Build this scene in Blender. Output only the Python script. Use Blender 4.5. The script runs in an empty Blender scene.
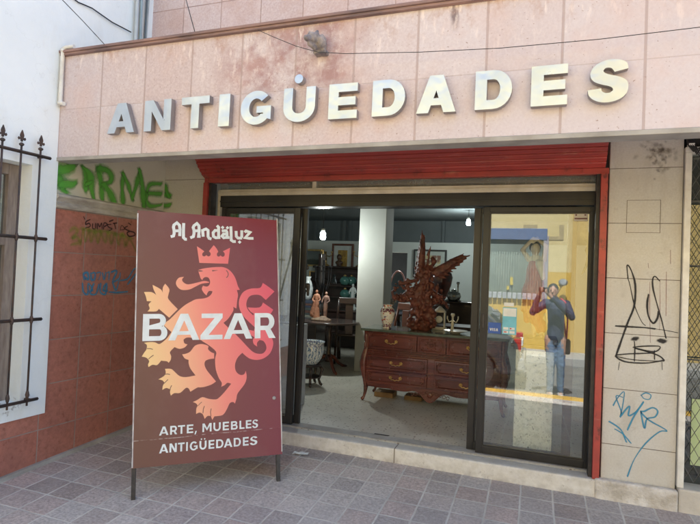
import bpy, bmesh, math, random
from mathutils import Vector, Matrix, noise as mnoise
random.seed(7)
PI = math.pi
R = math.radians
scene = bpy.context.scene
COL = scene.collection

# ------------------------------------------------------------------ camera
F_PX = 523.2447; YAW = R(19.5962); PITCH = R(1.2927); ROLL = R(2.366)
CAM = Vector((0, -4.1951, 1.395))
fw = Vector((-math.sin(YAW)*math.cos(PITCH), math.cos(YAW)*math.cos(PITCH), math.sin(PITCH)))
r0 = Vector((math.cos(YAW), math.sin(YAW), 0)); u0 = r0.cross(fw)
rt = r0*math.cos(ROLL)+u0*math.sin(ROLL); up = -r0*math.sin(ROLL)+u0*math.cos(ROLL)
cd = bpy.data.cameras.new('camera'); co = bpy.data.objects.new('camera', cd); COL.objects.link(co)
cd.sensor_fit = 'HORIZONTAL'; cd.sensor_width = 36; cd.lens = F_PX/700*36; cd.clip_start = .02; cd.clip_end = 600
M3 = Matrix((rt, up, -fw)).transposed()
co.matrix_world = Matrix.Translation(CAM) @ M3.to_4x4()
scene.camera = co

def ray(x, y): return fw*F_PX + rt*(x-350) - up*(y-262)
def at(x, y, ax, val):
    r = ray(x, y); t = (val-CAM[ax])/r[ax]; return CAM+r*t
WX = -3.4538; WT = math.tan(R(3.589))
def wallx(y): return WX+WT*y
def onwall(x, y, off=0):
    r = ray(x, y); t = (WX+off-(CAM.x-WT*CAM.y))/(r.x-WT*r.y); return CAM+r*t
def gz(X, Y): return -.1168-.0063*X+.0609*Y

# ------------------------------------------------------------------ tags
def tag(o, label=None, cat=None, group=None, kind=None):
    if label: o['label'] = label
    if cat: o['category'] = cat
    if group: o['group'] = group
    if kind: o['kind'] = kind
    return o
def thing(name, label, cat, loc=(0,0,0), rz=0, group=None):
    o = bpy.data.objects.new(name, None); COL.objects.link(o); o.empty_display_size = .1
    o.location = loc; o.rotation_euler = (0,0,rz)
    return tag(o, label, cat, group)

# ------------------------------------------------------------------ materials
class NT:
    def __init__(s, name):
        s.m = bpy.data.materials.new(name); s.m.use_nodes = True; s.t = s.m.node_tree
        s.t.nodes.clear(); s.out = s.t.nodes.new('ShaderNodeOutputMaterial')
    def n(s, typ, ins=None, **props):
        nd = s.t.nodes.new(typ)
        for k, v in props.items(): setattr(nd, k, v)
        if ins:
            for k, v in ins.items(): s.put(nd.inputs[k], v)
        return nd
    def put(s, sock, v):
        if isinstance(v, bpy.types.NodeSocket): s.t.links.new(v, sock)
        elif isinstance(v, (tuple, list)) and len(v) == 3 and sock.type == 'RGBA': sock.default_value = (*v, 1)
        else: sock.default_value = v
    def math(s, op, a, b=0.0, c=0.0, clamp=False):
        nd = s.n('ShaderNodeMath', operation=op, use_clamp=clamp)
        s.put(nd.inputs[0], a); s.put(nd.inputs[1], b); s.put(nd.inputs[2], c); return nd.outputs[0]
    def mix(s, f, a, b, blend='MIX'):
        nd = s.n('ShaderNodeMix', data_type='RGBA', blend_type=blend)
        s.put(nd.inputs[0], f); s.put(nd.inputs[6], a); s.put(nd.inputs[7], b); return nd.outputs[2]
    def ramp(s, f, lo, hi):
        nd = s.n('ShaderNodeMapRange', {'Value': f, 'From Min': lo, 'From Max': hi}); return nd.outputs[0]
    def noise(s, co, scale, detail=4, rough=.55, stretch=None):
        if stretch:
            co = s.n('ShaderNodeVectorMath', {0: co, 1: stretch}, operation='MULTIPLY').outputs[0]
        return s.n('ShaderNodeTexNoise', {'Vector': co, 'Scale': scale, 'Detail': detail, 'Roughness': rough}).outputs[0]
    def bsdf(s, col, rough=.6, metal=0., bump=None, bstr=.2, bdist=.01, spec=.5, coat=0, **kw):
        b = s.n('ShaderNodeBsdfPrincipled', {'Base Color': col, 'Roughness': rough, 'Metallic': metal, 'Specular IOR Level': spec, 'Coat Weight': coat})
        for k, v in kw.items(): s.put(b.inputs[k.replace('_', ' ')], v)
        if bump is not None:
            bn = s.n('ShaderNodeBump', {'Height': bump, 'Strength': bstr, 'Distance': bdist})
            s.put(b.inputs['Normal'], bn.outputs[0])
        s.t.links.new(b.outputs[0], s.out.inputs[0]); return b
def coords(t): return t.n('ShaderNodeTexCoord').outputs['Object']

def pm(name, c1, c2=None, scale=6, rough=.6, metal=0, bump=.15, bscale=60, detail=5, stretch=None, spec=.5, coat=0, lo=.35, hi=.65, dist=.004):
    t = NT(name); co_ = coords(t)
    c2 = c2 or tuple(x*.8 for x in c1)
    f = t.ramp(t.noise(co_, scale, detail, .6, stretch), lo, hi)
    col = t.mix(f, c1, c2)
    bn = t.noise(co_, bscale, 4, .6, stretch)
    rr = t.math('ADD', rough-.06, t.math('MULTIPLY', t.noise(co_, scale*2.3, 3), .12))
    t.bsdf(col, rr, metal, bn, bump, dist, spec, coat)
    return t.m

def cells(name, ax, s, o, gap, cols, joint, rough=.7, stains=(), bump=.5, bdist=.004, fine=.25, fscale=35, wob=0., speck=None):
    """square slabs: ax = the two axes, s = slab size, o = offset, gap = joint width in metres"""
    t = NT(name); co_ = coords(t)
    sep = t.n('ShaderNodeSeparateXYZ', {0: co_}).outputs
    ids = []; ds = []
    wn = t.noise(co_, 9, 3)
    for k in (0, 1):
        v = t.math('DIVIDE', t.math('SUBTRACT', sep[ax[k]], o[k]), s[k])
        if wob: v = t.math('ADD', v, t.math('MULTIPLY', t.math('SUBTRACT', wn, .5), wob/s[k]))
        fl = t.math('FLOOR', v); fr = t.math('SUBTRACT', v, fl)
        ids.append(fl); ds.append(t.math('MULTIPLY', t.math('MINIMUM', fr, t.math('SUBTRACT', 1, fr)), s[k]))
    d = t.math('MINIMUM', ds[0], ds[1])
    jm = t.ramp(d, gap*.7, gap*.4)          # 1 in the joint
    cv = t.n('ShaderNodeCombineXYZ', {0: ids[0], 1: ids[1], 2: 3.3}).outputs[0]
    wnn = t.n('ShaderNodeTexWhiteNoise', {'Vector': cv}, noise_dimensions='3D')
    cr = t.n('ShaderNodeValToRGB', {0: wnn.outputs[0]}); e = cr.color_ramp
    while len(e.elements) < len(cols): e.elements.new(.5)
    for i, c in enumerate(cols):
        e.elements[i].position = i/(len(cols)-1); e.elements[i].color = (*c, 1)
    col = cr.outputs[0]
    fn = t.noise(co_, fscale, 6, .7)
    col = t.mix(fine, col, t.mix(t.ramp(fn, .3, .7), (0, 0, 0), (1, 1, 1)), 'OVERLAY')
    for (sc, lo, hi, c, amt, st) in stains:
        m = t.math('MULTIPLY', t.ramp(t.noise(co_, sc, 6, .65, st), lo, hi), amt)
        col = t.mix(m, col, c)
    if speck:
        vr = t.n('ShaderNodeTexVoronoi', {'Vector': co_, 'Scale': speck[0]}).outputs[0]
        pr = t.ramp(t.noise(co_, speck[0]*.23, 2), .5, .62)
        col = t.mix(t.math('MULTIPLY', t.ramp(vr, .16, .08), pr), col, speck[1])
    jc = t.mix(t.ramp(t.noise(co_, 5, 4), .35, .65), joint, tuple(x*.75 for x in joint))
    jn = t.math('MULTIPLY', jm, t.ramp(t.noise(co_, 14, 4), .22, .42))
    col = t.mix(jn, col, jc)
    h = t.math('SUBTRACT', t.math('MULTIPLY', t.noise(co_, 70, 5), .35), jm)
    t.bsdf(col, t.math('ADD', rough-.1, t.math('MULTIPLY', fn, .2)), 0, h, bump, bdist, .4)
    return t.m

def plain(name, c, rough=.5, metal=0, spec=.5, coat=0):
    return pm(name, c, tuple(x*.86 for x in c), 12, rough, metal, .05, 90, 3, None, spec, coat)

M = {}
M['metal_letter'] = pm('brushed_letter_metal', (.56,.62,.68), (.48,.54,.60), 5, .3, .6, .35, 2.2, 2, None, dist=.05)
M['letter_side'] = pm('letter_return_metal', (.34, .31, .31), (.24, .22, .22), 6, .5, .2, .05)
M['dark_frame'] = pm('bronze_aluminium', (.02,.02,.021), (.038,.036,.034), 3, .34, .2, .05, 120, stretch=(1, 1, .25))
M['cream_metal'] = pm('cream_painted_metal', (.62, .58, .49), (.48, .44, .36), 7, .45, 0, .06)
M['black_metal'] = pm('black_metal', (.025, .025, .028), (.05, .045, .045), 20, .45, .2, .1)
M['rail_iron'] = pm('weathered_iron', (.045, .04, .04), (.10, .06, .045), 14, .6, .2, .2)
M['coping'] = pm('rusty_coping', (.15,.10,.10), (.33,.20,.17), 7, .65, 0, .2, stretch=(.5, 1, 3))
M['concrete'] = pm('concrete', (.42, .40, .37), (.30, .28, .25), 5, .85, 0, .3, 45)
M['dark_void'] = plain('shade_black', (.018, .018, .018), .9)  # near-black colour paints in the shade of the dark doorway and openings
M['int_white'] = pm('interior_plaster', (.62,.66,.63), (.56,.60,.57), 1.5, .8)
M['int_grey'] = pm('interior_grey', (.17,.195,.20), (.14,.165,.17), 1.5, .8)
M['mahogany'] = pm('mahogany', (.165,.043,.029), (.08,.02,.014), 5, .26, 0, .08, 60, stretch=(.4, 4, 4), coat=.35)
M['carved'] = pm('carved_mahogany', (.20,.062,.042), (.07,.022,.016), 16, .5, 0, .5, 90)
M['dark_wood'] = pm('dark_wood', (.02, .012, .010), (.04, .02, .015), 8, .35, 0, .1, 60, stretch=(1, 1, 5), coat=.2)
M['red_wood'] = pm('red_brown_wood', (.16, .06, .035), (.10, .035, .02), 8, .4, 0, .1, 60, stretch=(1, 1, 4))
M['gold'] = pm('brass', (.78, .55, .24), (.55, .36, .14), 15, .3, .9, .1)
M['black'] = plain('matt_black', (.02, .02, .02), .5)
M['white_paint'] = pm('white_paint', (.78, .77, .72), (.62, .60, .55), 9, .5, 0, .1)
M['rubber'] = plain('rubber', (.02, .02, .02), .8)

# ------------------------------------------------------------------ mesh builder
class MB:
    def __init__(s): s.bm = bmesh.new()
    def box(s, a, b, bev=0, mi=0):
        x0, y0, z0 = a; x1, y1, z1 = b
        vs = [s.bm.verts.new(p) for p in ((x0,y0,z0),(x1,y0,z0),(x1,y1,z0),(x0,y1,z0),(x0,y0,z1),(x1,y0,z1),(x1,y1,z1),(x0,y1,z1))]
        fs = [s.bm.faces.new([vs[i] for i in f]) for f in ((0,3,2,1),(4,5,6,7),(0,1,5,4),(1,2,6,5),(2,3,7,6),(3,0,4,7))]
        for f in fs: f.material_index = mi
        if bev:
            es = list({e for f in fs for e in f.edges})
            bmesh.ops.bevel(s.bm, geom=es, offset=bev, segments=2, profile=.5, affect='EDGES')
        return s
    def cbox(s, c, d, bev=0, mi=0):
        return s.box([c[i]-d[i]/2 for i in range(3)], [c[i]+d[i]/2 for i in range(3)], bev, mi)
    def prism(s, pts, fn, d0, d1, mi=0):
        """outline pts (2D) mapped by fn(u,v,d) between two depths"""
        a = [s.bm.verts.new(fn(u, v, d0)) for u, v in pts]; b = [s.bm.verts.new(fn(u, v, d1)) for u, v in pts]
        n = len(pts)
        fs = [s.bm.faces.new(a), s.bm.faces.new(b[::-1])]
        for i in range(n): fs.append(s.bm.faces.new((a[i], b[i], b[(i+1) % n], a[(i+1) % n])))
        for f in fs: f.material_index = mi
        bmesh.ops.recalc_face_normals(s.bm, faces=fs)
        return s
    def lathe(s, prof, c=(0,0,0), n=32, mi=0, sx=1, sy=1, smooth=True):
        rings = []
        for r, z in prof:
            rings.append([s.bm.verts.new((c[0]+sx*r*math.cos(2*PI*k/n), c[1]+sy*r*math.sin(2*PI*k/n), c[2]+z)) for k in range(n)])
        for a, b in zip(rings, rings[1:]):
            for k in range(n):
                f = s.bm.faces.new((a[k], a[(k+1) % n], b[(k+1) % n], b[k])); f.smooth = smooth; f.material_index = mi
        for rg, flip in ((rings[0], 1), (rings[-1], 0)):
            f = s.bm.faces.new(rg[::-1] if flip else rg); f.material_index = mi
        return s
    def tube(s, pts, r, n=8, mi=0, rr=None, closed=False):
        pts = [Vector(p) for p in pts]; rings = []
        prev = None
        for i, p in enumerate(pts):
            if i == 0: d = pts[1]-pts[0]
            elif i == len(pts)-1: d = pts[-1]-pts[-2]
            else: d = (pts[i+1]-pts[i]).normalized()+(pts[i]-pts[i-1]).normalized()
            if d.length < 1e-9: d = Vector((0,0,1))
            d.normalize()
            if prev is None:
                a = Vector((0,0,1)) if abs(d.z) < .9 else Vector((1,0,0)); x = d.cross(a).normalized()
            else: x = (prev-d*prev.dot(d)).normalized()
            prev = x; y = d.cross(x); rad = rr[i] if rr else r
            rings.append([s.bm.verts.new(p+(x*math.cos(2*PI*k/n)+y*math.sin(2*PI*k/n))*rad) for k in range(n)])
        for a, b in zip(rings, rings[1:]):
            for k in range(n):
                f = s.bm.faces.new((a[k], a[(k+1) % n], b[(k+1) % n], b[k])); f.smooth = True; f.material_index = mi
        s.bm.faces.new(rings[0][::-1]).material_index = mi; s.bm.faces.new(rings[-1]).material_index = mi
        return s
    def ball(s, c, r, seg=16, mi=0, rot=None):
        r = (r, r, r) if isinstance(r, (int, float)) else r
        nv = max(5, seg//2); rings = []
        cm = Vector(c)
        def pt(x, y, z):
            v = Vector((x*r[0], y*r[1], z*r[2])); return s.bm.verts.new(cm+(rot @ v if rot else v))
        top = pt(0,0,1); bot = pt(0,0,-1)
        for i in range(1, nv):
            a = PI*i/nv; rings.append([pt(math.sin(a)*math.cos(2*PI*k/seg), math.sin(a)*math.sin(2*PI*k/seg), math.cos(a)) for k in range(seg)])
        fs = []
        for k in range(seg):
            k2 = (k+1) % seg; fs.append(s.bm.faces.new((top, rings[0][k], rings[0][k2]))); fs.append(s.bm.faces.new((bot, rings[-1][k2], rings[-1][k])))
            for a, b in zip(rings, rings[1:]): fs.append(s.bm.faces.new((a[k], b[k], b[k2], a[k2])))
        for f in fs: f.smooth = True; f.material_index = mi
        return s
    def caps(s, a, ra, b, rb, seg=12):
        a = Vector(a); b = Vector(b); s.ball(a, ra, seg); s.ball(b, rb, seg); s.tube([a, b], 0, seg, rr=[ra, rb]); return s
    def build(s, name, mats, parent=None, bev=0, smooth=False):
        me = bpy.data.meshes.new(name); s.bm.to_mesh(me); s.bm.free()
        for m in (mats if isinstance(mats, (list, tuple)) else [mats]): me.materials.append(m)
        if smooth:
            for p in me.polygons: p.use_smooth = True
        o = bpy.data.objects.new(name, me); COL.objects.link(o)
        if parent: o.parent = parent
        if bev:
            b = o.modifiers.new('bevel', 'BEVEL'); b.width = bev; b.segments = 2; b.limit_method = 'ANGLE'
        return o

def bake(o):
    """apply an object's modifiers to its mesh"""
    dg = bpy.context.evaluated_depsgraph_get(); dg.update()
    me = bpy.data.meshes.new_from_object(o.evaluated_get(dg)); o.modifiers.clear(); o.data = me
    return o
def blob(mb, name, mat, parent=None, voxel=.01, smooth=4, disp=None):
    """melt overlapping volumes into one continuous skin"""
    o = mb.build(name, mat, None)
    m = o.modifiers.new('r', 'REMESH'); m.mode = 'VOXEL'; m.voxel_size = voxel; m.use_smooth_shade = True
    if smooth:
        k = o.modifiers.new('s', 'SMOOTH'); k.iterations = smooth; k.factor = .5
    bake(o)
    if disp:
        amp, sc = disp
        nrm = [v.normal.copy() for v in o.data.vertices]; cs = []
        for v, n_ in zip(o.data.vertices, nrm):
            q = v.co*sc; cs.extend(v.co+n_*amp*(mnoise.noise(q)+.5*mnoise.noise(q*2.1)))
        o.data.vertices.foreach_set('co', cs); o.data.update()
    for p in o.data.polygons: p.use_smooth = True
    if parent: o.parent = parent
    return o

def poly_mesh(loops, name, mats, parent, to3d, thick, bev=0):
    """2D outline(s) with holes -> extruded solid; to3d is a 4x4 matrix whose local z is the thickness"""
    cu = bpy.data.curves.new(name, 'CURVE'); cu.dimensions = '2D'; cu.fill_mode = 'BOTH'
    cu.extrude = thick/2; cu.bevel_depth = bev; cu.bevel_resolution = 1
    for lp in loops:
        sp = cu.splines.new('POLY'); sp.points.add(len(lp)-1)
        for i, (x, y) in enumerate(lp): sp.points[i].co = (x, y, 0, 1)
        sp.use_cyclic_u = True
    tmp = bpy.data.objects.new('tmp', cu); COL.objects.link(tmp)
    dg = bpy.context.evaluated_depsgraph_get(); dg.update()
    me = bpy.data.meshes.new_from_object(tmp.evaluated_get(dg)); bpy.data.objects.remove(tmp)
    me.name = name; me.materials.clear()
    for m in (mats if isinstance(mats, (list, tuple)) else [mats]): me.materials.append(m)
    for p in me.polygons: p.use_smooth = False
    if isinstance(mats, (list, tuple)) and len(mats) > 1:
        for p in me.polygons: p.material_index = 0 if p.normal.z > .9 else 1
    me.transform(to3d)
    o = bpy.data.objects.new(name, me); COL.objects.link(o)
    if parent: o.parent = parent
    return o

# ------------------------------------------------------------------ glyphs (cap height 1)
def arc(cx, cy, rx, ry, a0, a1, n=14):
    return [(cx+rx*math.cos(R(a0+(a1-a0)*i/n)), cy+ry*math.sin(R(a0+(a1-a0)*i/n))) for i in range(n+1)]
def offs(pts, w):
    """stroke a polyline -> closed outline"""
    L = []; Rr = []
    for i, p in enumerate(pts):
        a = Vector(pts[max(i-1, 0)]); b = Vector(pts[min(i+1, len(pts)-1)]); c = Vector(p)
        if 0 < i < len(pts)-1:
            d1 = (c-a).normalized(); d2 = (b-c).normalized(); n1 = Vector((-d1.y, d1.x)); n2 = Vector((-d2.y, d2.x))
            nn = (n1+n2)
            if nn.length < .3: nn = n1
            nn.normalize(); k = min(1/max(nn.dot(n1), .5), 1.8)
        else:
            d = (b-a).normalized(); nn = Vector((-d.y, d.x)); k = 1
        L.append(tuple(c+nn*w/2*k)); Rr.append(tuple(c-nn*w/2*k))
    return L+Rr[::-1]
def smooth(l, closed=True, k=3, keep=62):
    """round the gentle bends of an outline, keep its sharp points"""
    q = [Vector(p) for p in l]; n = len(q); out = []
    sharp = []
    for i in range(n):
        a_ = (q[i]-q[i-1]); b_ = (q[(i+1) % n]-q[i])
        sharp.append(a_.length < 1e-6 or b_.length < 1e-6 or math.degrees(a_.angle(b_)) > keep)
    for i in range(n):
        p1 = q[i]; p2 = q[(i+1) % n]; p0 = q[i-1] if not sharp[i] else p1; p3 = q[(i+2) % n] if not sharp[(i+1) % n] else p2
        for s_ in range(k):
            u = s_/k; v = .5*((2*p1)+(p2-p0)*u+(2*p0-5*p1+4*p2-p3)*u*u+(3*p1-p0-3*p2+p3)*u**3); out.append(tuple(v))
    return out
def glyph(ch, w, t, h=None):
    h = h or t*.86
    if ch == 'A':
        q = t*1.1; a = (w-1.12*q)/2; b0 = .2; b1 = b0+h*.8; ys = (w-2*q)/(2*a)
        return [[(0,0),(a,1),(w-a,1),(w,0),(w-q,0),(w-q-a*b0,b0),(q+a*b0,b0),(q,0)], [(q+a*b1,b1),(w-q-a*b1,b1),(w/2,ys)]]
    if ch == 'N':
        d = 1.18*t; e = .36
        return [[(0,0),(0,1),(d,1),(w-t,e),(w-t,1),(w,1),(w,0),(w-d,0),(t,1-e),(t,0)]]
    if ch == 'M':
        d = 1.2*t; m = w/2
        return [[(0,0),(0,1),(d,1),(m,.45),(w-d,1),(w,1),(w,0),(w-t,0),(w-t,.66),(m+t*.1,.16),(m-t*.1,.16),(t,.66),(t,0)]]
    if ch == 'T': return [[(w/2-t/2,0),(w/2-t/2,1-h),(0,1-h),(0,1),(w,1),(w,1-h),(w/2+t/2,1-h),(w/2+t/2,0)]]
    if ch == 'I': return [[(0,0),(0,1),(w,1),(w,0)]]
    if ch == 'L': return [[(0,0),(0,1),(t,1),(t,h),(w,h),(w,0)]]
    if ch == 'E':
        m = .5; k = w*.94
        return [[(0,0),(0,1),(w,1),(w,1-h),(t,1-h),(t,m+h/2),(k,m+h/2),(k,m-h/2),(t,m-h/2),(t,h),(w,h),(w,0)]]
    if ch == 'D':
        return [[(0,0),(0,1)]+arc(w-.5*min(1,w),.5,.5*min(1,w),.5,90,-90), [(t,h),(t,1-h)]+arc(w-.5*min(1,w),.5,.5*min(1,w)-t,.5-h,90,-90)]
    if ch == 'B':
        r1 = .27; r2 = .29
        return [[(0,0),(0,1)]+arc(w*.93-.25,1-.255,.25,.255,90,-65,8)+arc(w-.28,r2,.28,r2,70,-90,9),
                [(t,.5+h*.42),(t,1-h)]+arc(w*.93-.25,1-.255,.25-t*.9,.255-h,90,-90,8), [(t,h),(t,.5-h*.42)]+arc(w-.28,(h+.5-h*.42)/2,.28-t*.95,(.5-h*.42-h)/2,90,-90,8)]
    if ch == 'R':
        cy = 1-.34; rx = .3
        return [[(0,0),(0,1)]+arc(w*.95-rx,cy,rx,.34,90,-62,10)+[(w,0),(w-t*1.2,0),(w*.5,.32),(t,.32),(t,0)],
                [(t,.32+h),(t,1-h)]+arc(w*.95-rx,(.32+h+1-h)/2,rx-t*.95,(1-h-.32-h)/2,90,-90,8)]
    if ch == 'U':
        r = w/2; ry = .42
        return [[(0,1)]+arc(r,ry,r,ry+.015,180,360,16)+[(w,1),(w-t,1)]+arc(r,ry,r-t,ry-h,360,180,14)+[(t,1)]]
    if ch == 'Z':
        q = t*1.35
        return [[(0,0),(0,h*.95),(w-q,1-h),(w*.04,1-h),(w*.04,1),(w,1),(w,1-h*.95),(q,h),(w,h),(w,0)]]
    if ch == 'G':
        r = w/2+.01; o = arc(r,.5,r,.515,42,318,26); i = arc(r,.5,r-t,.515-h,316,42,24)
        return [o+[(w,.12),(w,.54),(w*.53,.54),(w*.53,.54-h*.85),(w-t*.9,.54-h*.85),(w-t*.9,.30)]+i]
    if ch == 'S':
        S0 = [(.98,.76),(.94,.90),(.80,.975),(.60,1.01),(.40,.99),(.20,.91),(.08,.78),(.055,.63),(.15,.50),(.34,.42),(.52,.37),(.61,.315),(.62,.26),(.55,.215),(.45,.21),(.36,.25),(.33,.33),(.0,.30),(.03,.17),(.15,.06),(.35,-.01),(.60,-.01),(.82,.06),(.96,.19),(.99,.35),(.94,.48),(.78,.575),(.55,.64),(.42,.69),(.37,.745),(.41,.80),(.49,.815),(.58,.79),(.65,.70)]
        if t < .25:     # lighter weight: thin the strokes towards the spine
            th = .5*(.29-t)
            q = [Vector(p) for p in S0]; out = []
            for i in range(len(q)):
                d = (q[(i+1) % len(q)]-q[i-1]); n_ = Vector((-d.y, d.x)).normalized(); out.append(tuple(q[i]+n_*th))
            ys = [p[1] for p in out]; xs = [p[0] for p in out]
            S0 = [((x-min(xs))/(max(xs)-min(xs)), (y-min(ys))/(max(ys)-min(ys))*1.02-.01) for x, y in out]
        return [[(x*w, y) for x, y in smooth(S0, True, 3, 60)]]
    if ch == ',': return [[(0,-.2),(t*.45,.2),(t*1.25,.2),(t*.6,-.2)]]
    if ch == '.': return [arc(w/2,w/2,w/2,w/2,0,340,17)]

# ================================================================== SETTING
pavers = cells('grey_stone_pavers', (0,1), (.216,.207), (-1.135,-1.07), .0115,
    [(.33,.295,.28),(.47,.43,.40),(.40,.315,.285),(.50,.465,.435),(.37,.335,.32),(.47,.375,.34),(.44,.40,.375),(.34,.285,.26)], (.60,.575,.53), .75,
    stains=((2.2,.5,.75,(.40,.37,.35),.5,None),(3.6,.55,.75,(.17,.155,.15),.5,None),(.8,.45,.7,(.33,.30,.29),.5,None),(30,.62,.8,(.3,.29,.29),.4,None)), wob=.013, fine=.42, fscale=55, bdist=.004, speck=(60.,(.13,.12,.115)))
def sheet(name, x0, x1, y0, y1, zf, mat, nx=12, ny=8):
    bm = bmesh.new(); g = []
    for j in range(ny+1):
        g.append([bm.verts.new((x0+(x1-x0)*i/nx, y0+(y1-y0)*j/ny, zf(x0+(x1-x0)*i/nx, y0+(y1-y0)*j/ny))) for i in range(nx+1)])
    for j in range(ny):
        for i in range(nx): bm.faces.new((g[j][i], g[j][i+1], g[j+1][i+1], g[j+1][i]))
    me = bpy.data.meshes.new(name); bm.to_mesh(me); bm.free(); me.materials.append(mat)
    o = bpy.data.objects.new(name, me); COL.objects.link(o); return tag(o, kind='structure')
sheet('pavement', -3.9, 9, -4.05, -.045, gz, pavers)
def gzl(X, Y): return gz(-3.9, Y)-.0005*(X+3.9)
sheet('pavement', -12, -3.9, -4.05, -2.2, gzl, pavers)
asphalt = pm('asphalt', (.14,.14,.14), (.10,.10,.10), 3, .85, 0, .5, 90, dist=.01)
sheet('road', -30, 30, -8.3, -4.3, lambda x, y: -.47, asphalt)
sheet('ground', -250, 250, -250, 250, lambda x, y: -.62, pm('earth', (.25,.22,.18), (.18,.16,.13), .3, .9))
ck = pm('yellow_kerb_paint', (.62,.35,.035), (.48,.30,.06), 8, .6, 0, .2)
k = MB(); k.box((-30,-4.3,-.6), (30,-4.05,-.355), .02); tag(k.build('kerb', ck), kind='structure')
k = MB(); k.box((-30,-9.6,-.6), (30,-8.3,-.30), .02); tag(k.build('far_pavement', pm('far_pavement', (.36,.355,.34), (.28,.275,.26), 2, .8)), kind='structure')
# terrazzo floor of the shop
terr = NT('terrazzo'); c_ = coords(terr)
v1 = terr.n('ShaderNodeTexVoronoi', {'Vector': c_, 'Scale': 34.}).outputs
v2 = terr.n('ShaderNodeTexVoronoi', {'Vector': c_, 'Scale': 70.}).outputs
base = terr.mix(terr.ramp(terr.noise(c_, 3, 4), .35, .65), (.62,.585,.51), (.52,.49,.42))
rnd = terr.n('ShaderNodeSeparateColor', {0: v1[1]}).outputs[0]
m1 = terr.math('MULTIPLY', terr.ramp(v1[0], .34, .26), terr.math('GREATER_THAN', rnd, .62))
base = terr.mix(m1, base, terr.mix(rnd, (.14,.10,.08), (.26,.20,.16)))
m2 = terr.math('MULTIPLY', terr.ramp(v2[0], .36, .3), terr.math('GREATER_THAN', terr.n('ShaderNodeSeparateColor', {0: v2[1]}).outputs[1], .6))
base = terr.mix(m2, base, (.60,.57,.50))
terr.bsdf(base, .32, 0, terr.noise(c_, 30, 3), .05, .002, .5)
k = MB(); k.box((-6.2,.10,-.3), (1.4,8.0,0)); tag(k.build('floor', terr.m), kind='structure')

# ================================================================== SHOP BUILDING
shop = thing('shop_building', 'pink stone fronted antique shop with a wide glass entrance under a projecting stone fascia', 'building')
pinkpal = [(.60,.46,.44),(.64,.52,.51),(.58,.44,.42),(.65,.51,.49),(.62,.50,.49),(.63,.48,.46)]
pst = ((3.0,.48,.72,(.50,.30,.235),.55,None),(7,.56,.75,(.72,.58,.54),.45,(1,1,.5)),(60,.66,.74,(.33,.2,.16),.6,None),(1.1,.50,.70,(.68,.52,.50),.6,None))
pink = cells('pink_cantera_panels', (0,2), (.4,.396), (-3.503,2.176), .007, pinkpal, (.46,.31,.27), .8, stains=pst, fine=.22, fscale=60, bdist=.004)
# fascia: upper course weathered
t = NT('pink_fascia_stone'); cc = coords(t); sp = t.n('ShaderNodeSeparateXYZ', {0: cc}).outputs
fx = t.math('DIVIDE', t.math('ADD', sp[0], 3.503), .4); fz = t.math('GREATER_THAN', sp[2], 2.566)
ix = t.math('FLOOR', fx); frx = t.math('SUBTRACT', fx, ix)
dx = t.math('MULTIPLY', t.math('MINIMUM', frx, t.math('SUBTRACT', 1, frx)), .4)
dz = t.math('ABSOLUTE', t.math('SUBTRACT', sp[2], 2.566))
wn = t.n('ShaderNodeTexWhiteNoise', {'Vector': t.n('ShaderNodeCombineXYZ', {0: ix, 1: fz, 2: 1.7}).outputs[0]}, noise_dimensions='3D').outputs[0]
cr = t.n('ShaderNodeValToRGB', {0: wn}); el = cr.color_ramp
while len(el.elements) < 6: el.elements.new(.5)
for i_, c in enumerate([(.585,.485,.485),(.63,.55,.56),(.57,.46,.455),(.625,.555,.575),(.585,.505,.515),(.60,.50,.50)]):
    el.elements[i_].position = i_/5; el.elements[i_].color = (*c, 1)
col = cr.outputs[0]
fnz = t.noise(cc, 70, 6, .7)
col = t.mix(.16, col, t.mix(t.ramp(fnz, .3, .7), (0,0,0), (1,1,1)), 'OVERLAY')
# greyer/paler to the right
col = t.mix(t.math('MULTIPLY', t.ramp(sp[0], -1.2, .2), .55), col, (.625,.565,.585))
up_ = t.ramp(sp[2], 2.50, 2.98)
# reddish weathering round the spout, brown blotches along the coping, white lime runs
dxs = t.math('ABSOLUTE', t.math('ADD', sp[0], 1.55))
near = t.math('MULTIPLY', t.ramp(dxs, .62, .34), t.ramp(sp[2], 2.52, 2.62))
col = t.mix(t.math('MULTIPLY', near, t.math('MULTIPLY', t.ramp(t.noise(cc, 6, 7, .7), .38, .60), .85)), col, (.36,.205,.20))
col = t.mix(t.math('MULTIPLY', near, t.math('MULTIPLY', t.ramp(t.noise(cc, 13, 7, .75), .55, .66), .6)), col, (.74,.66,.65))
dk = t.math('MULTIPLY', t.ramp(t.math('ADD', t.math('ABSOLUTE', t.math('ADD', sp[0], .49)), t.math('MULTIPLY', t.noise(cc, 30, 4), .03)), .045, .025), t.ramp(sp[2], 2.82, 2.9))
col = t.mix(t.math('MULTIPLY', dk, .8), col, (.16,.11,.11))
col = t.mix(t.math('MULTIPLY', t.ramp(t.noise(cc, 11, 6, .7, (1,1,.6)), .52, .66), t.math('MULTIPLY', t.ramp(sp[2], 2.74, 2.98), .7)), col, (.42,.25,.19))
col = t.mix(t.math('MULTIPLY', t.ramp(t.noise(cc, 16, 6, .7, (1,1,.28)), .56, .66), t.math('MULTIPLY', up_, .75)), col, (.84,.74,.70))
col = t.mix(t.math('MULTIPLY', t.ramp(t.noise(cc, 2.3, 5, .6), .5, .68), .35), col, (.64,.43,.37))
col = t.mix(t.math('MULTIPLY', t.ramp(t.noise(cc, 75, 3, .5), .68, .73), .75), col, (.28,.17,.13))
jm = t.math('MAXIMUM', t.ramp(dx, .0085, .0055), t.math('MULTIPLY', t.ramp(dz, .004, .002), .55))
col = t.mix(t.math('MULTIPLY', jm, .65), col, (.40,.30,.28))
t.bsdf(col, .8, 0, t.math('SUBTRACT', t.math('MULTIPLY', fnz, .5), jm), .35, .004, .3)
fascia_mat = t.m
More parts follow.
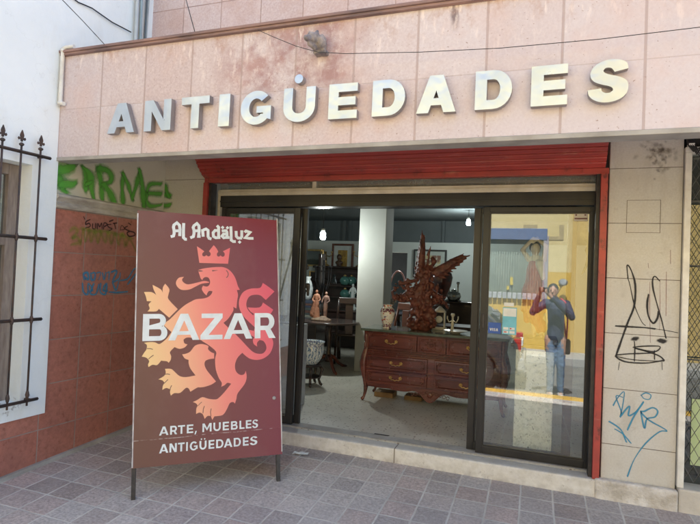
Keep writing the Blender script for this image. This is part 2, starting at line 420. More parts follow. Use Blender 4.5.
FY = -1.176
wl = wallx(FY)+.004
m_ = MB(); m_.box((wl, FY, 2.20), (4.2, FY+.12, 3.0)); fas = m_.build('fascia', fascia_mat, shop)
m_ = MB(); m_.box((wl, FY-.006, 2.172), (4.2, FY+.125, 2.1985), .003); m_.build('fascia_edge', M['concrete'], shop)
m_ = MB(); m_.box((wl, FY-.035, 3.0015), (4.2, FY+.2, 3.022), .004)
m_.prism([(FY-.024,2.984),(FY-.002,2.980),(FY-.002,3.0),(FY-.024,3.0)], lambda u, v, d: (d, u, v), wl, 4.2)
m_.build('coping', M['coping'], shop)
m_ = MB(); m_.box((wallx(0)-.1, FY+.1255, 2.45), (4.2, -.285, 2.97)); m_.build('canopy_slab', M['concrete'], shop)
# upper wall set back behind the fascia
m_ = MB(); m_.box((-3.70, -.28, 2.45), (6, 0.3, 5.15)); m_.build('upper_wall', pink, shop)
m_ = MB(); m_.box((-3.75, -.34, 5.152), (6, 8.2, 5.30)); m_.build('roof', M['concrete'], shop)
# pillars
trav = cells('beige_stone_slabs', (0,2), (3.0,.3965), (-1.5,.254), .0045, [(.53,.515,.475),(.56,.545,.505),(.51,.495,.45)], (.20,.17,.14), .6,
   stains=((4,.5,.75,(.43,.39,.32),.5,None),(14,.58,.70,(.36,.32,.27),.5,None),(5,.55,.66,(.40,.37,.32),.45,(1,1,.25)),(2,.45,.7,(.58,.54,.47),.45,None),(50,.68,.75,(.2,.16,.12),.5,None)), fine=.12, fscale=80)
m_ = MB(); m_.box((.482, 0, -.0), (.948, .40, 2.47), .004); pil = m_.build('pillar', trav, shop)
pil['label'] = 'beige stone pillar with black and blue graffiti'
m_ = MB(); m_.box((-3.62, .0, 0), (-2.985, .40, 2.47), .004); pl = m_.build('pillar', trav, shop)
# square inspection cover outlined on the right pillar
m_ = MB()
a, b = (.600, 1.772), (.815, 2.007)
for q in (((a[0],a[1]),(b[0],a[1]+.003)), ((a[0],b[1]-.003),(b[0],b[1])), ((a[0],a[1]+.003),(a[0]+.003,b[1]-.003)), ((b[0]-.003,a[1]+.003),(b[0],b[1]-.003))):
    m_.box((q[0][0], -.0012, q[0][1]), (q[1][0], .001, q[1][1]))
m_.build('cover_outline', plain('joint_dark', (.17,.14,.11), .8), pil)
# step
stepm = pm('worn_step_stone', (.60,.56,.49), (.44,.41,.36), 7, .7, 0, .5, 50, lo=.3, hi=.7, dist=.006)
t = NT('worn_step'); cc = coords(t); sp = t.n('ShaderNodeSeparateXYZ', {0: cc}).outputs
c0 = t.mix(t.ramp(t.noise(cc, 9, 6, .7), .35, .65), (.72,.70,.65), (.56,.53,.47))
c0 = t.mix(t.math('MULTIPLY', t.ramp(t.noise(cc, 30, 5, .7), .6, .72), .7), c0, (.24,.19,.15))
topm = t.ramp(sp[1], -.03, .0)
c0 = t.mix(t.math('MULTIPLY', topm, .5), c0, (.42,.40,.37))
c0 = t.mix(t.math('MULTIPLY', t.ramp(sp[2], -.07, -.13), t.math('MULTIPLY', t.ramp(t.noise(cc, 12, 4), .4, .6), .6)), c0, (.27,.23,.19))
fr = t.math('FRACT', t.math('DIVIDE', t.math('ADD', sp[0], 5.53), 1.5))
jj = t.ramp(t.math('MINIMUM', fr, t.math('SUBTRACT', 1, fr)), .0035, .0015)
c0 = t.mix(jj, c0, (.2,.17,.14))
t.bsdf(c0, .75, 0, t.math('SUBTRACT', t.noise(cc, 40, 6, .7), jj), .6, .006, .3)
m_ = MB(); m_.box((-3.6, -.05, -.5), (.955, .098, -.0005), .012); m_.build('step', t.m, shop)
# rough plinth under the right pillar
bm = MB(); bm.box((.44, -.062, -.3), (.956, -.001, .012))
o = bm.build('plinth', pm('limewashed_plinth', (.70,.67,.62), (.45,.41,.35), 11, .85, 0, .8, 25, dist=.02), shop)
sub = o.modifiers.new('b', 'BEVEL'); sub.width = .015; sub.segments = 3
# shop interior shell
for a_, b_ in (((-6.35,.42,0),(-6.2,8.0,2.655)),((1.4,.52,0),(1.55,8.0,2.655)),((-6.2,.40,0),(-3.63,.5,2.655)),((.952,.42,0),(1.4,.5,2.655))):
    m_ = MB(); m_.box(a_, b_); m_.build('side_wall', M['int_white'], shop)
m_ = MB()
for x0, x1, z0 in ((-6.2,-3.19,0),(-3.19,-2.66,1.91),(-2.66,1.4,0)): m_.box((x0,7.0,z0), (x1,7.12,2.14))
m_.build('back_wall', M['int_white'], shop)
m_ = MB(); m_.box((-6.2,7.5,2.0), (1.4,7.6,2.7))
for xx in (-5.1,-4.35,-4.2,-2.0): m_.box((xx,7.44,2.0), (xx+.06,7.499,2.69))
m_.build('upper_back_wall', M['int_grey'], shop)
m_ = MB(); m_.box((-6.2,7.121,2.08), (1.4,7.499,2.13)); m_.build('ledge', M['int_grey'], shop)
m_ = MB(); m_.box((-3.3,7.9,0), (-2.5,7.98,2.0)); m_.build('passage_wall', M['dark_void'], shop)
m_ = MB(); m_.box((-6.3,.42,2.66), (1.5,8.0,2.76)); m_.build('ceiling', M['int_grey'], shop)
m_ = MB(); m_.box((-2.42,2.95,0), (-2.02,3.35,2.659), .008); m_.build('column', pm('column_plaster', (.42,.42,.385), (.37,.37,.335), 2, .7), shop)
m_ = MB(); m_.box((-3.1,.38,2.25), (.6,.42,2.9)); m_.build('lintel', M['dark_void'], shop)

# red roller shutter
t = NT('red_shutter_paint'); cc = coords(t); sp = t.n('ShaderNodeSeparateXYZ', {0: cc}).outputs
c0 = t.mix(t.ramp(t.noise(cc, 4, 7, .65, (.5,1,1.6)), .35, .7), (.44,.06,.048), (.27,.048,.042))
edge = t.math('MAXIMUM', t.ramp(sp[0], .18, .42), t.math('MAXIMUM', t.math('MULTIPLY', t.ramp(sp[0], -2.2, -2.7), .7), t.math('MAXIMUM', t.ramp(sp[2], .5, .05), t.math('MULTIPLY', t.ramp(sp[2], 2.30, 2.27), .35))))
dirt = t.math('MULTIPLY', t.ramp(t.noise(cc, 9, 8, .75, (1,1,.7)), .55, .66), t.math('ADD', .14, t.math('MULTIPLY', edge, .86)))
c0 = t.mix(dirt, c0, (.03,.02,.02))
c0 = t.mix(t.math('MULTIPLY', t.ramp(t.noise(cc, 9, 6, .7, (.25,1,1.5)), .6, .7), .55), c0, (.55,.25,.18))
t.bsdf(c0, .42, 0, t.noise(cc, 50, 4), .15, .003, .5)
redm = t.m
sh = MB()
prof = []
NS = 6
for i in range(NS):         # curved slats hanging off the roll, each lapping over the next
    for q in range(6):
        uu = (i+q/5*.94)/NS; bul = .017*math.sin(PI*min(1, q/5+.06))
        prof.append((-.165+.15*uu**1.6-bul-.006*(q == 5), 2.43-.18*uu))
prof = [(.06,2.445),(-.15,2.445)]+prof+[(-.012,2.245),(.06,2.245)]
sh.prism(prof, lambda u, v, d: (d, u, v), -2.99, .452)
shut = sh.build('shutter', redm, shop)
m_ = MB(); m_.box((-2.985,-.012,2.20), (.478,.05,2.243), .003)
for xx in (-2.2,-.62,.05,.30): m_.box((xx,-.02,2.205), (xx+.012,-.0125,2.24))
m_.box((-2.984,-.03,0.0), (-2.94,.06,2.2), .003); m_.box((.424,-.035,.0), (.470,.06,2.2), .003)
m_.build('shutter_rail', redm, shop)
for x_ in (-2.938,.399):
    m_ = MB(); m_.box((x_,.0,0), (x_+.0245,.09,2.2)); m_.build('shutter_guide', M['black_metal'], shop)
# transom and header
m_ = MB(); m_.box((-2.905,.10,2.092), (.44,.17,2.152), .004)
m_.box((-2.905,.09,2.118), (.44,.0995,2.126)); m_.box((-1.92,.105,2.1525), (-1.885,.165,2.25)); m_.box((-2.905,.10,.0), (-2.875,.17,2.0915), .003)
m_.build('transom', M['cream_metal'], shop)
def glass_mat(name, refl, tint, dust=.04, film=0.):
    t = NT(name); cc = coords(t)
    tr = t.n('ShaderNodeBsdfTransparent', {0: (*tint, 1)})
    gl = t.n('ShaderNodeBsdfGlossy', {0: (.93,.95,.93,1), 1: .0})
    bf = t.math('MULTIPLY', t.math('SUBTRACT', 1, t.n('ShaderNodeNewGeometry').outputs['Backfacing']), refl)
    mx = t.n('ShaderNodeMixShader', {0: bf, 1: tr.outputs[0], 2: gl.outputs[0]})
    df = t.n('ShaderNodeBsdfDiffuse', {0: (.6,.6,.56,1)})
    d = t.math('MULTIPLY', t.ramp(t.noise(cc, 4, 8, .75, (1,1,.35)), .45, .8), dust)
    d = t.math('ADD', d, t.math('MULTIPLY', t.ramp(t.noise(cc, 90, 3, .5), .66, .72), dust*1.5))
    d = t.math('ADD', d, film)  # even diffuse haze, paints a pale reflection into the pane
    m2 = t.n('ShaderNodeMixShader', {0: d, 1: mx.outputs[0], 2: df.outputs[0]})
    t.t.links.new(m2.outputs[0], t.out.inputs[0]); return t.m
G_door = glass_mat('reflective_door_glass', .20, (.97,.98,.97), .07)
G_in = glass_mat('inner_door_glass', .04, (.97,.98,.97), .02)
G_tran = glass_mat('transom_glass', .12, (.6,.63,.65), .1, .22)  # its even film paints in the grey reflection of the far building
G_plain = glass_mat('window_glass', .22, (.7,.74,.75), .12)
m_ = MB(); m_.box((-2.9,.13,2.1525), (-1.9205,.136,2.25)); m_.box((-1.8845,.13,2.1525), (.439,.136,2.25)); m_.build('transom_glass', G_tran, shop)
m_ = MB(); m_.box((-2.8745,.10,1.985), (.44,.24,2.0915), .003); m_.box((-2.8745,.092,2.03), (.44,.0995,2.045))
m_.box((-2.87,.13,0), (-2.83,.24,1.984)); m_.box((.405,.19,0), (.438,.25,1.984)); m_.box((-2.83,.375,2.0),(.39,.379,2.6))
m_.build('door_frame', M['dark_frame'], shop)
m_ = MB(); m_.box((-2.8,.115,-.0003), (.44,.24,.006)); m_.build('door_track', M['concrete'], shop)
def leaf(x0, x1, y, sw, nm='sliding_door', z1=1.98, gm=None):
    f = MB(); th = .035
    f.box((x0,y,.008), (x0+sw,y+th,z1), .003); f.box((x1-sw,y,.008), (x1,y+th,z1), .003)
    f.box((x0+sw,y,.008), (x1-sw,y+th,.064), .003); f.box((x0+sw,y,z1-.042), (x1-sw,y+th,z1), .003)
    # glazing beads
    bx0, bx1, bz0, bz1 = x0+sw, x1-sw, .064, z1-.042
    for q in ((bx0,bx0+.012,bz0,bz1),(bx1-.012,bx1,bz0,bz1),(bx0+.012,bx1-.012,bz0,bz0+.012),(bx0+.012,bx1-.012,bz1-.012,bz1)):
        f.box((q[0],y+.006,q[2]), (q[1],y+.028,q[3]))
    d = f.build(nm, M['dark_frame'], shop)
    g = MB(); g.box((bx0+.002,y+.014,bz0+.002), (bx1-.002,y+.02,bz1-.002)); gl = g.build('door_glass', gm or G_door, d)
    return d
d1 = leaf(-.415, .43, .14, .05)
d2 = leaf(-.492, .29, .195, .055, gm=G_in)
d3 = leaf(-2.86, -2.045, .14, .055)
d4 = leaf(-2.80, -1.995, .195, .045, gm=G_in)
m_ = MB(); m_.box((-.398,.132,1.0), (-.378,.1395,1.12), .004); m_.build('handle', M['black_metal'], d1)
m_ = MB(); m_.box((-2.02,.187,1.0), (-2.005,.1945,1.12), .004); m_.build('handle', M['black_metal'], d4)
# stickers on the right-hand door glass
SY = .1475
def card(px0, py0, px1, py1, y): a = at(px0, py1, 1, y); b = at(px1, py0, 1, y); return a.x, a.z, b.x, b.z
def txt(parent, s, x0, z0, h, mat, y, wf=.62, t=.2, gapf=.16, name='lettering'):
    """upright small text facing the street (towards -y)"""
    loops = []; x = 0
    for ch in s:
        if ch == ' ': x += .4; continue
        w = {'I': .2, ',': .3, 'M': .95, 'V': .8, '.': .2}.get(ch, wf+.1)
        if ch == 'V': g = [[(a_, 1-b_) for a_, b_ in glyph('A', w, t)[0][:4]+[(w-t*1.1,0),(w/2,.62),(t*1.1,0)]]]
        else: g = glyph(ch, w, t)
        loops += [[(a_+x, b_) for a_, b_ in lp] for lp in g]; x += w+gapf
    mt = Matrix.Translation((x0, y, z0)) @ Matrix.Rotation(PI/2, 4, 'X') @ Matrix.Scale(h, 4)
    return poly_mesh(loops, name, mat, parent, mt, .0006/h)
wht = plain('sticker_white', (.72,.74,.72), .5)
x0, z0, x1, z1 = card(488, 323, 501, 333, SY)
s = MB(); s.box((x0,SY,z0), (x1,SY+.001,z1)); st = s.build('card_sticker', plain('sticker_blue', (.03,.10,.38), .4), d1)
txt(st, 'VISA', x0+.012, z0+.02, .022, wht, SY-.0012)
x0, z0, x1, z1 = card(502, 308, 517, 334, SY)
s = MB(); s.box((x0,SY,z0), (x1,SY+.001,z1)); st = s.build('payment_sticker', plain('sticker_cyan', (.16,.50,.62), .4), d1)
s = MB(); h_ = (z1-z0)
s.box((x0+.004,SY-.0012,z1-h_*.33), (x1-.004,SY-.0004,z1-.006)); 
for i_ in range(2):
    for j_ in range(2):
        xa = x0+.008+i_*(x1-x0-.012)/2; za = z0+.008+j_*.028
        s.box((xa,SY-.0012,za), (xa+(x1-x0)/2-.014,SY-.0004,za+.02))
ic = s.build('sticker_panels', wht, st)
s = MB(); s.box((x0+.014,SY-.0025,z0+.014), (x0+.034,SY-.0014,z0+.022)); s.box((x0+.058,SY-.0025,z0+.042), (x0+.070,SY-.0014,z0+.052)); s.build('sticker_marks', plain('mark_red', (.5,.05,.05)), st)
x0, z0, x1, z1 = card(504, 303, 514, 306, SY)
s = MB(); s.box((x0,SY,z0), (x1,SY+.001,z1)); s.build('price_sticker', wht, d1)
x0, z0, x1, z1 = card(574, 213, 588, 221, SY)
s = MB(); s.box((x0,SY,z0), (x1,SY+.001,z1)); st = s.build('alarm_sticker', plain('sticker_cream', (.62,.58,.52), .5), d1)
s = MB(); s.box((x0+.003,SY-.0012,z0+.014), (x1-.003,SY-.0004,z0+.024)); s.cbox((x0+.014,SY-.001,z1-.015), (.012,.0008,.012)); s.cbox((x1-.018,SY-.001,z1-.015), (.014,.0008,.01)); s.build('sticker_marks', plain('mark_dark', (.16,.05,.05)), st)
# peeling sun film at the right edge of the glass
film = [(581,222),(586,224),(588,232),(591,236),(590,248),(592,258),(588,266),(585,272),(581,275),(585,266),(587,256),(585,250),(588,244),(584,240),(580,236),(580,228)]
pts = [at(*p, 1, SY) for p in film]
poly_mesh([[(p.x, p.z) for p in pts]], 'peeling_film', pm('old_film', (.20,.22,.18), (.12,.13,.11), 20, .6), d1, Matrix.Translation((0,SY+.02,0)) @ Matrix.Rotation(PI/2, 4, 'X'), .001)
# threshold plate
m_ = MB(); m_.box((-1.29,.225,.0005), (-1.155,.258,.006), .002); m_.build('floor_bolt_plate', M['black_metal'], shop)

# shop sign: separate metal letters
sign = thing('shop_sign', 'row of raised silvery metal letters spelling ANTIGÜEDADES on the pink fascia', 'sign', (0,0,0))
boxes = [('A',107,101,135,133),('N',143.5,98,171,132),('T',180.5,95.5,209,129),('I',218,94.5,229.5,128),('G',240,90.5,271,126),('U',282.5,89.5,315,125),
         ('E',328,85,357,122),('D',371.5,81,405,120),('A',416,77,456,117),('D',474.5,71.5,512,113),('E',530.5,64,567.5,108),('S',587.5,57,629,102)]
LY = FY-.05
for ch, a0, b0, a1, b1 in boxes:
    p = at(a0, b1-1.5, 1, LY); q = at(a1, (b0+b1)/2, 1, LY)
    w = (q.x-p.x)/.218
    tt = .29
    lp = glyph(ch, w, tt if ch != 'I' else w, .235)
    if ch == 'U': lp = lp+[[(x_+w*.36-.04, y_+1.13) for x_, y_ in arc(.13,.13,.135,.135,0,340,17)]]
    mt = Matrix.Translation((p.x, LY+.02, 2.342)) @ Matrix.Rotation(PI/2, 4, 'X') @ Matrix.Scale(.218, 4)
    o = poly_mesh(lp, 'letter', [M['metal_letter'], M['letter_side']], sign, mt, .04/.218, .0)
    tl_ = Matrix.Translation((p.x+.1,LY,2.45)) @ Matrix.Rotation(R(random.uniform(-1.6,.5)),4,'X') @ Matrix.Rotation(R(random.uniform(-1.2,1.2)),4,'Z') @ Matrix.Translation((-p.x-.1,-LY,-2.45)); o.data.transform(tl_)
    o['label'] = 'silvery letter '+ch+(' with one round dot' if ch == 'U' else '')
# broken stone spout (animal head) on the fascia
g = MB(); c = at(318, 43, 1, -1.23)
g.ball((c.x,-1.20,c.z), (.045,.05,.05)); g.ball((c.x-.02,-1.27,c.z+.015), (.035,.05,.035)); g.ball((c.x-.03,-1.32,c.z-.005), (.022,.03,.02))
g.ball((c.x+.028,-1.24,c.z-.0), (.03,.035,.045)); g.ball((c.x-.045,-1.265,c.z+.045), (.01,.012,.022)); g.ball((c.x-.002,-1.255,c.z+.052), (.01,.014,.02)); g.ball((c.x+.01,-1.27,c.z+.035),(.012,.014,.03))
g.cbox((c.x+.012,-1.2,c.z-.05), (.085,.07,.03)); g.caps((c.x-.03,-1.30,c.z-.03), .011, (c.x-.01,-1.25,c.z-.035), .02)
o = blob(g, 'stone_waterspout', pm('grey_cantera', (.36,.31,.28), (.14,.13,.15), 24, .85, 0, .4), None, .006, 1, (.004, 60))
tag(o, 'small broken carved stone animal head above the letter U', 'gargoyle')

# ================================================================== WHITE BUILDING ON THE LEFT
white = thing('white_building', 'whitewashed neighbouring building with a barred window and brown tile wainscot', 'building')
t = NT('bluish_whitewash'); cc = coords(t); sp = t.n('ShaderNodeSeparateXYZ', {0: cc}).outputs
c0 = t.mix(t.ramp(t.noise(cc, 1.5, 6, .6), .35, .7), (.86,.905,.90), (.78,.83,.83))
c0 = t.mix(t.math('MULTIPLY', t.ramp(t.noise(cc, 7, 7, .7), .62, .68), t.ramp(sp[2], 1.2, .3)), c0, (.36,.36,.34))
c0 = t.mix(t.math('MULTIPLY', t.ramp(t.noise(cc, 4, 7, .65, (1,1,.3)), .54, .72), .35), c0, (.64,.63,.58))
v = t.n('ShaderNodeTexVoronoi', {'Vector': t.n('ShaderNodeVectorMath', {0: cc, 1: t.n('ShaderNodeTexNoise', {'Vector': cc, 'Scale': 3., 'Detail': 6.}).outputs[1]}, operation='ADD').outputs[0], 'Scale': 1.1}, feature='DISTANCE_TO_EDGE').outputs[0]
crk = t.math('MULTIPLY', t.ramp(v, .003, .001), .16)
c0 = t.mix(crk, c0, (.42,.42,.40))
t.bsdf(c0, .85, 0, t.math('SUBTRACT', t.noise(cc, 16, 7, .65), crk), .35, .012, .3)
wmat = t.m
def wq(mb, y0, y1, z0, z1, o0, o1, mi=0, bev=0):
    """box hugging the slanted left wall, offsets o0..o1 out from its plane (+x)"""
    ps = [(wallx(y0)+o0,y0),(wallx(y0)+o1,y0),(wallx(y1)+o1,y1),(wallx(y1)+o0,y1)]
    n0 = len(mb.bm.faces)
    mb.prism(ps, lambda u, v, d: (u, v, d), z0, z1, mi)
WEDGE = -1.165                       # where the white render stops
OY0, OY1, OZ0, OZ1 = -2.45, -1.37, .36, 2.10    # window opening
m_ = MB()
wq(m_, OY1, WEDGE, .235, 2.171, -.22, .022)
wq(m_, OY0, OY1, .235, OZ0, -.22, .022); wq(m_, OY0, OY1, OZ1, 2.171, -.22, .022)
wq(m_, -3.1, OY0, .235, 2.171, -.22, .022)
wq(m_, -3.1, WEDGE, 2.1715, 6.6, -.22, .022)
wq(m_, WEDGE, -.27, 2.97, 6.6, -.22, .020)
m_.build('wall', wmat, white)
m_ = MB(); m_.box((-12,-3.1,-.5), (wallx(-3.1)-.225, -.3, 6.6)); m_.build('rear_wall', wmat, white)
# brown tiles
tile = cells('brown_glazed_tiles', (1,2), (.325,.3405), (-.872,.108), .0065, [(.40,.155,.11),(.44,.185,.135),(.36,.14,.10),(.43,.195,.15)], (.36,.29,.25), .30,
   stains=((5,.5,.72,(.36,.15,.11),.5,None),(16,.55,.72,(.19,.06,.045),.45,None),(2,.5,.7,(.25,.11,.085),.5,None)), fine=.2, fscale=30, bdist=.003)
m_ = MB(); wq(m_, -.0, -3.1, -.45, .2345, -.2, .0); wq(m_, -.0, WEDGE+.001, .2346, 1.815, -.2, .0); tl = m_.build('tile_wainscot', tile, white)
m_ = MB(); wq(m_, .0, -3.0, -.40, gz(-3.5,-1.5)+.035, .0005, .03)
bm_ = m_.bm
for v_ in bm_.verts:
    if v_.co.z > -.3: v_.co.z = gz(-3.5, v_.co.y)+.03
m_.build('cement_fillet', M['concrete'], white)
ivory = pm('ivory_plaster', (.60,.575,.48), (.53,.50,.41), 2.5, .8, 0, .25, 22)
m_ = MB(); wq(m_, -.0, WEDGE+.001, 1.93, 2.6, -.2, .004); up_l = m_.build('upper_plaster', ivory, white)
m_ = MB(); pf = [(-.1,1.8155),(.022,1.8155),(.03,1.83),(.03,1.85),(.018,1.866),(.026,1.88),(.045,1.90),(.045,1.915),(.02,1.9295),(-.1,1.9295)]
a = [m_.bm.verts.new((wallx(-.001)+u, -.001, v)) for u, v in pf]; b = [m_.bm.verts.new((wallx(WEDGE+.001)+u, WEDGE+.001, v)) for u, v in pf]
m_.bm.faces.new(a); m_.bm.faces.new(b[::-1])
for i_ in range(len(pf)): m_.bm.faces.new((a[i_], b[i_], b[(i_+1) % len(pf)], a[(i_+1) % len(pf)]))
m_.build('moulding', pm('grubby_moulding', (.52,.49,.42), (.32,.29,.25), 7, .8, 0, .3, 30, stretch=(1,1,3)), white)
# fallen plaster patch under the fascia
pp = [onwall(*p, .0) for p in ((62,160),(66,164),(70,168),(76,167),(79,163),(78,160))]
m_ = MB(); m_.prism([(p.y, p.z+.02*0) for p in pp], lambda u, v, d: (wallx(u)+d, u, v), .003, .0055); m_.build('bare_patch', pm('bare_render', (.22,.20,.17), (.15,.13,.11), 20, .9, 0, .5), up_l)
# window
m_ = MB()
for (ya, yb, za, zb) in ((OY1-.075,OY1-.001,OZ0+.001,OZ1-.001),(OY0+.001,OY0+.075,OZ0+.001,OZ1-.001),(OY0+.075,OY1-.075,OZ1-.08,OZ1-.001),(OY0+.075,OY1-.075,OZ0+.001,OZ0+.08),(OY0+.075,OY1-.075,1.50,1.56),(OY0+.49,OY0+.54,OZ0+.08,1.50)):
    wq(m_, ya, yb, za, zb, -.17, -.11)
win = m_.build('window', pm('old_window_wood', (.17,.125,.10), (.27,.22,.18), 10, .6, 0, .3, stretch=(4,4,.6)), white, bev=.004)
m_ = MB(); wq(m_, OY0+.07, OY1-.07, OZ0+.07, OZ1-.07, -.145, -.14); m_.build('pane', G_plain, win)
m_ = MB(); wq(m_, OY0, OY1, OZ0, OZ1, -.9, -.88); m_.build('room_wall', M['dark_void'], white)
m_ = MB(); wq(m_, OY0-.03, OY1+.03, OZ0-.045, OZ0-.002, .0225, .045); m_.build('window_sill', wmat, win)
# iron grille
gr = thing('window_grille', 'black wrought iron window grille with fleur-de-lis tips on the white wall', 'grille', (wallx(-1.6)+.09, -1.6, .3))
iv = gr.matrix_basis.inverted(); GO = .085; gi = -gr.location
def gp(y, z, o=GO): return Vector((wallx(y)+o, y, z))-gr.location
rails = MB()
GX = wallx(-1.4)+.085
for z, e_ in ((2.165,(50,158)),(1.56,(46,236)),(.965,(41,317)),(.375,(37,398))):
    rails.tube([gp(-2.5,z), gp(at(*e_,0,GX).y,z)], .0, 4, rr=[.012,.012])
for z in (2.165, .375):
    for yy in (-1.33,-2.4): rails.tube([gp(yy,z), gp(yy,z,.0)], .01, 6)
rails.build('rail', M['rail_iron'], gr)
for k_, yy in enumerate([at(40-18*q_,(158,150,142)[min(q_,2)],0,wallx(-1.4)+.085).y if q_ < 3 else None or (at(40,158,0,wallx(-1.4)+.085).y-.17*q_) for q_ in range(7)]):
    b_ = MB(); b_.tube([gp(yy,.34), gp(yy,2.23)], .007, 8)
    for z in (1.56,.965,.42): b_.lathe([(.007,-.03),(.011,-.018),(.0145,0),(.011,.018),(.007,.03)], gp(yy,z), 10)
    # fleur-de-lis finial
    pt = gp(yy,2.235)
    b_.lathe([(.008,-.03),(.017,-.022),(.017,-.014),(.009,-.008)], pt, 10)
    fl = [(0,0),(.006,.004),(.008,.02),(.020,.012),(.026,.022),(.021,.034),(.017,.026),(.010,.032),(.013,.045),(.010,.058),(0,.085)]
    fl = fl+[(-x_, z_) for x_, z_ in fl[::-1][1:-1]]
    b_.prism([(x_*1.15, z_) for x_, z_ in fl], lambda u, v, d, pt=pt: (pt.x+d, pt.y+u, pt.z+v), -.004, .004)
    b_.build('bar', M['rail_iron'], gr)
# pvc pipe and cables
pv = MB(); X = wallx(-1.19)+.05
pv.tube([(X+.10,-1.19,3.045), (X+.03,-1.195,3.045), (X,-1.2,3.03), (X,-1.2,2.63), (X+.01,-1.2,2.61), (X+.04,-1.2,2.605)], .016, 10)
for z in (3.03,2.62): pv.tube([(X,-1.2,z-.02),(X,-1.2,z+.0)], .02, 10)
tag(pv.build('drain_pipe', M['white_paint']), 'thin white plastic pipe bent around the left end of the fascia', 'pipe')
cb = thing('cable_conduits', 'bundle of grey and bluish vertical cables in the corner above the fascia', 'cables', (wallx(-.42)+.02,-.42,3.0))
for i_, (dx_, rr_, c_) in enumerate(((.0,.016,(.5,.55,.58)),(.035,.012,(.30,.40,.45)),(.062,.014,(.62,.64,.62)),(.09,.009,(.1,.13,.15)),(.108,.011,(.42,.47,.47)))):
    k = MB(); k.tube([(.035+.012*(i_ % 2),-.10+dx_*1.3+.01*math.sin(z*3+i_),z+.0) for z in [j*.25 for j in range(12)]], rr_, 8); k.build('cable', plain('cable_sheath', c_, .5), cb)
for nm, lab, pts_, rad in (
    ('overhead_wire', 'thin black wire running across the fascia behind the stone head', [tuple(at(258,30,1,-1.21)),tuple(at(274,37,1,-1.23)),tuple(at(296,46,1,-1.26)),tuple(at(318,52,1,-1.31)),tuple(at(345,53.5,1,-1.27)),tuple(at(420,52,1,-1.24)),tuple(at(500,48,1,-1.24)),tuple(at(600,39,1,-1.24)),tuple(at(700,27,1,-1.24)),tuple(at(800,12,1,-1.24))], .002),
    ('overhead_wire', 'straight thin wire crossing the white wall at far top left', [tuple(onwall(53,-10,.5)), tuple(onwall(84,22,.35)), tuple(at(107,47,1,-1.2))], .0028),
    ('overhead_wire', 'sagging grey cable on the white wall left of the conduits', [tuple(onwall(68,-6,.03)), tuple(onwall(78,2,.03)), tuple(onwall(92,8,.035)), tuple(onwall(112,22,.035)), tuple(onwall(131,32,.04))], .005),
    ('overhead_wire', 'short thin wire hanging down the pink upper wall near its left end', [tuple(at(184,-8,1,-.9)), tuple(at(196,36,1,-.9))], .003)):
    k = MB(); k.tube(pts_, rad, 6); tag(k.build(nm, M['black']), lab, 'wire')

# ================================================================== GRAFFITI
def spray(name, color, strokes, parent, soft=.35, dens=1., nz=30):
    """strokes = [(width, [3D points], outward normal)]; feathered ribbons just off the wall"""
    bm = bmesh.new(); uv = bm.loops.layers.uv.new('a')
    for si, (w, pts_, nrm) in enumerate(strokes):
        if len(pts_) > 2:                      # smooth the hand's path
            q = [Vector(p) for p in pts_]; out = []
            for i in range(len(q)-1):
                p0 = q[max(i-1,0)]; p1 = q[i]; p2 = q[i+1]; p3 = q[min(i+2,len(q)-1)]
                for s_ in range(5):
                    u = s_/5; out.append(.5*((2*p1)+(p2-p0)*u+(2*p0-5*p1+4*p2-p3)*u*u+(3*p1-p0-3*p2+p3)*u**3))
            out.append(q[-1]); pts_ = out
        pts_ = [Vector(p) for p in pts_]; n_ = Vector(nrm); off = n_*(.0009+.00022*si)
        d0 = (pts_[0]-pts_[1]).normalized()*w*.5; d1_ = (pts_[-1]-pts_[-2]).normalized()*w*.5
        P = [pts_[0]+d0]+pts_+[pts_[-1]+d1_]; L_ = len(P)-1; w0_ = w
        row = []
        for i, p in enumerate(P):
            a_ = P[max(i-1,0)]; b_ = P[min(i+1,len(P)-1)]; d = (b_-a_).normalized(); sd = d.cross(n_).normalized()*w*.5
            w = w0_*((1.05 if w0_ < .04 else .74)+.7*mnoise.noise(p*9+Vector((si,0,0)))+.25*math.sin(PI*i/L_)); sd = sd.normalized()*w*.5
            wn_ = 0 if i in (0, len(P)-1) else 1
            row.append(((p+sd+off, 0), (p+off, wn_), (p-sd+off, 0)))
        for a_, b_ in zip(row, row[1:]):
            for k_ in (0, 1):
                vs = [a_[k_], a_[k_+1], b_[k_+1], b_[k_]]
                try: f = bm.faces.new([bm.verts.new(v_[0]) for v_ in vs])
                except Exception: continue
                for lp_, v_ in zip(f.loops, vs): lp_[uv].uv = (v_[1], 0)
    me = bpy.data.meshes.new(name); bm.to_mesh(me); bm.free()
    t = NT(name+'_paint'); u = t.n('ShaderNodeUVMap', uv_map='a').outputs[0]
    uu = t.n('ShaderNodeSeparateXYZ', {0: u}).outputs[0]; cc = coords(t)
    al = t.ramp(t.math('ADD', uu, t.math('MULTIPLY', t.math('SUBTRACT', t.noise(cc, nz, 5, .7), .5), .45)), .0, soft+.02)
    al = t.math('MULTIPLY', al, dens)
    t.bsdf(t.mix(t.noise(cc, 12, 4), color, tuple(x*.75 for x in color)), .7, Alpha=al)
    me.materials.append(t.m)
    o = bpy.data.objects.new(name, me); COL.objects.link(o); o.parent = parent; return o
NW = (1, -.0627, 0)
def wp(l, sx=1., ox=50, oy=150, s=4.375, off=.005): return [onwall(ox+x/s, oy+y/s, off) for x, y in l]
G4 = .075
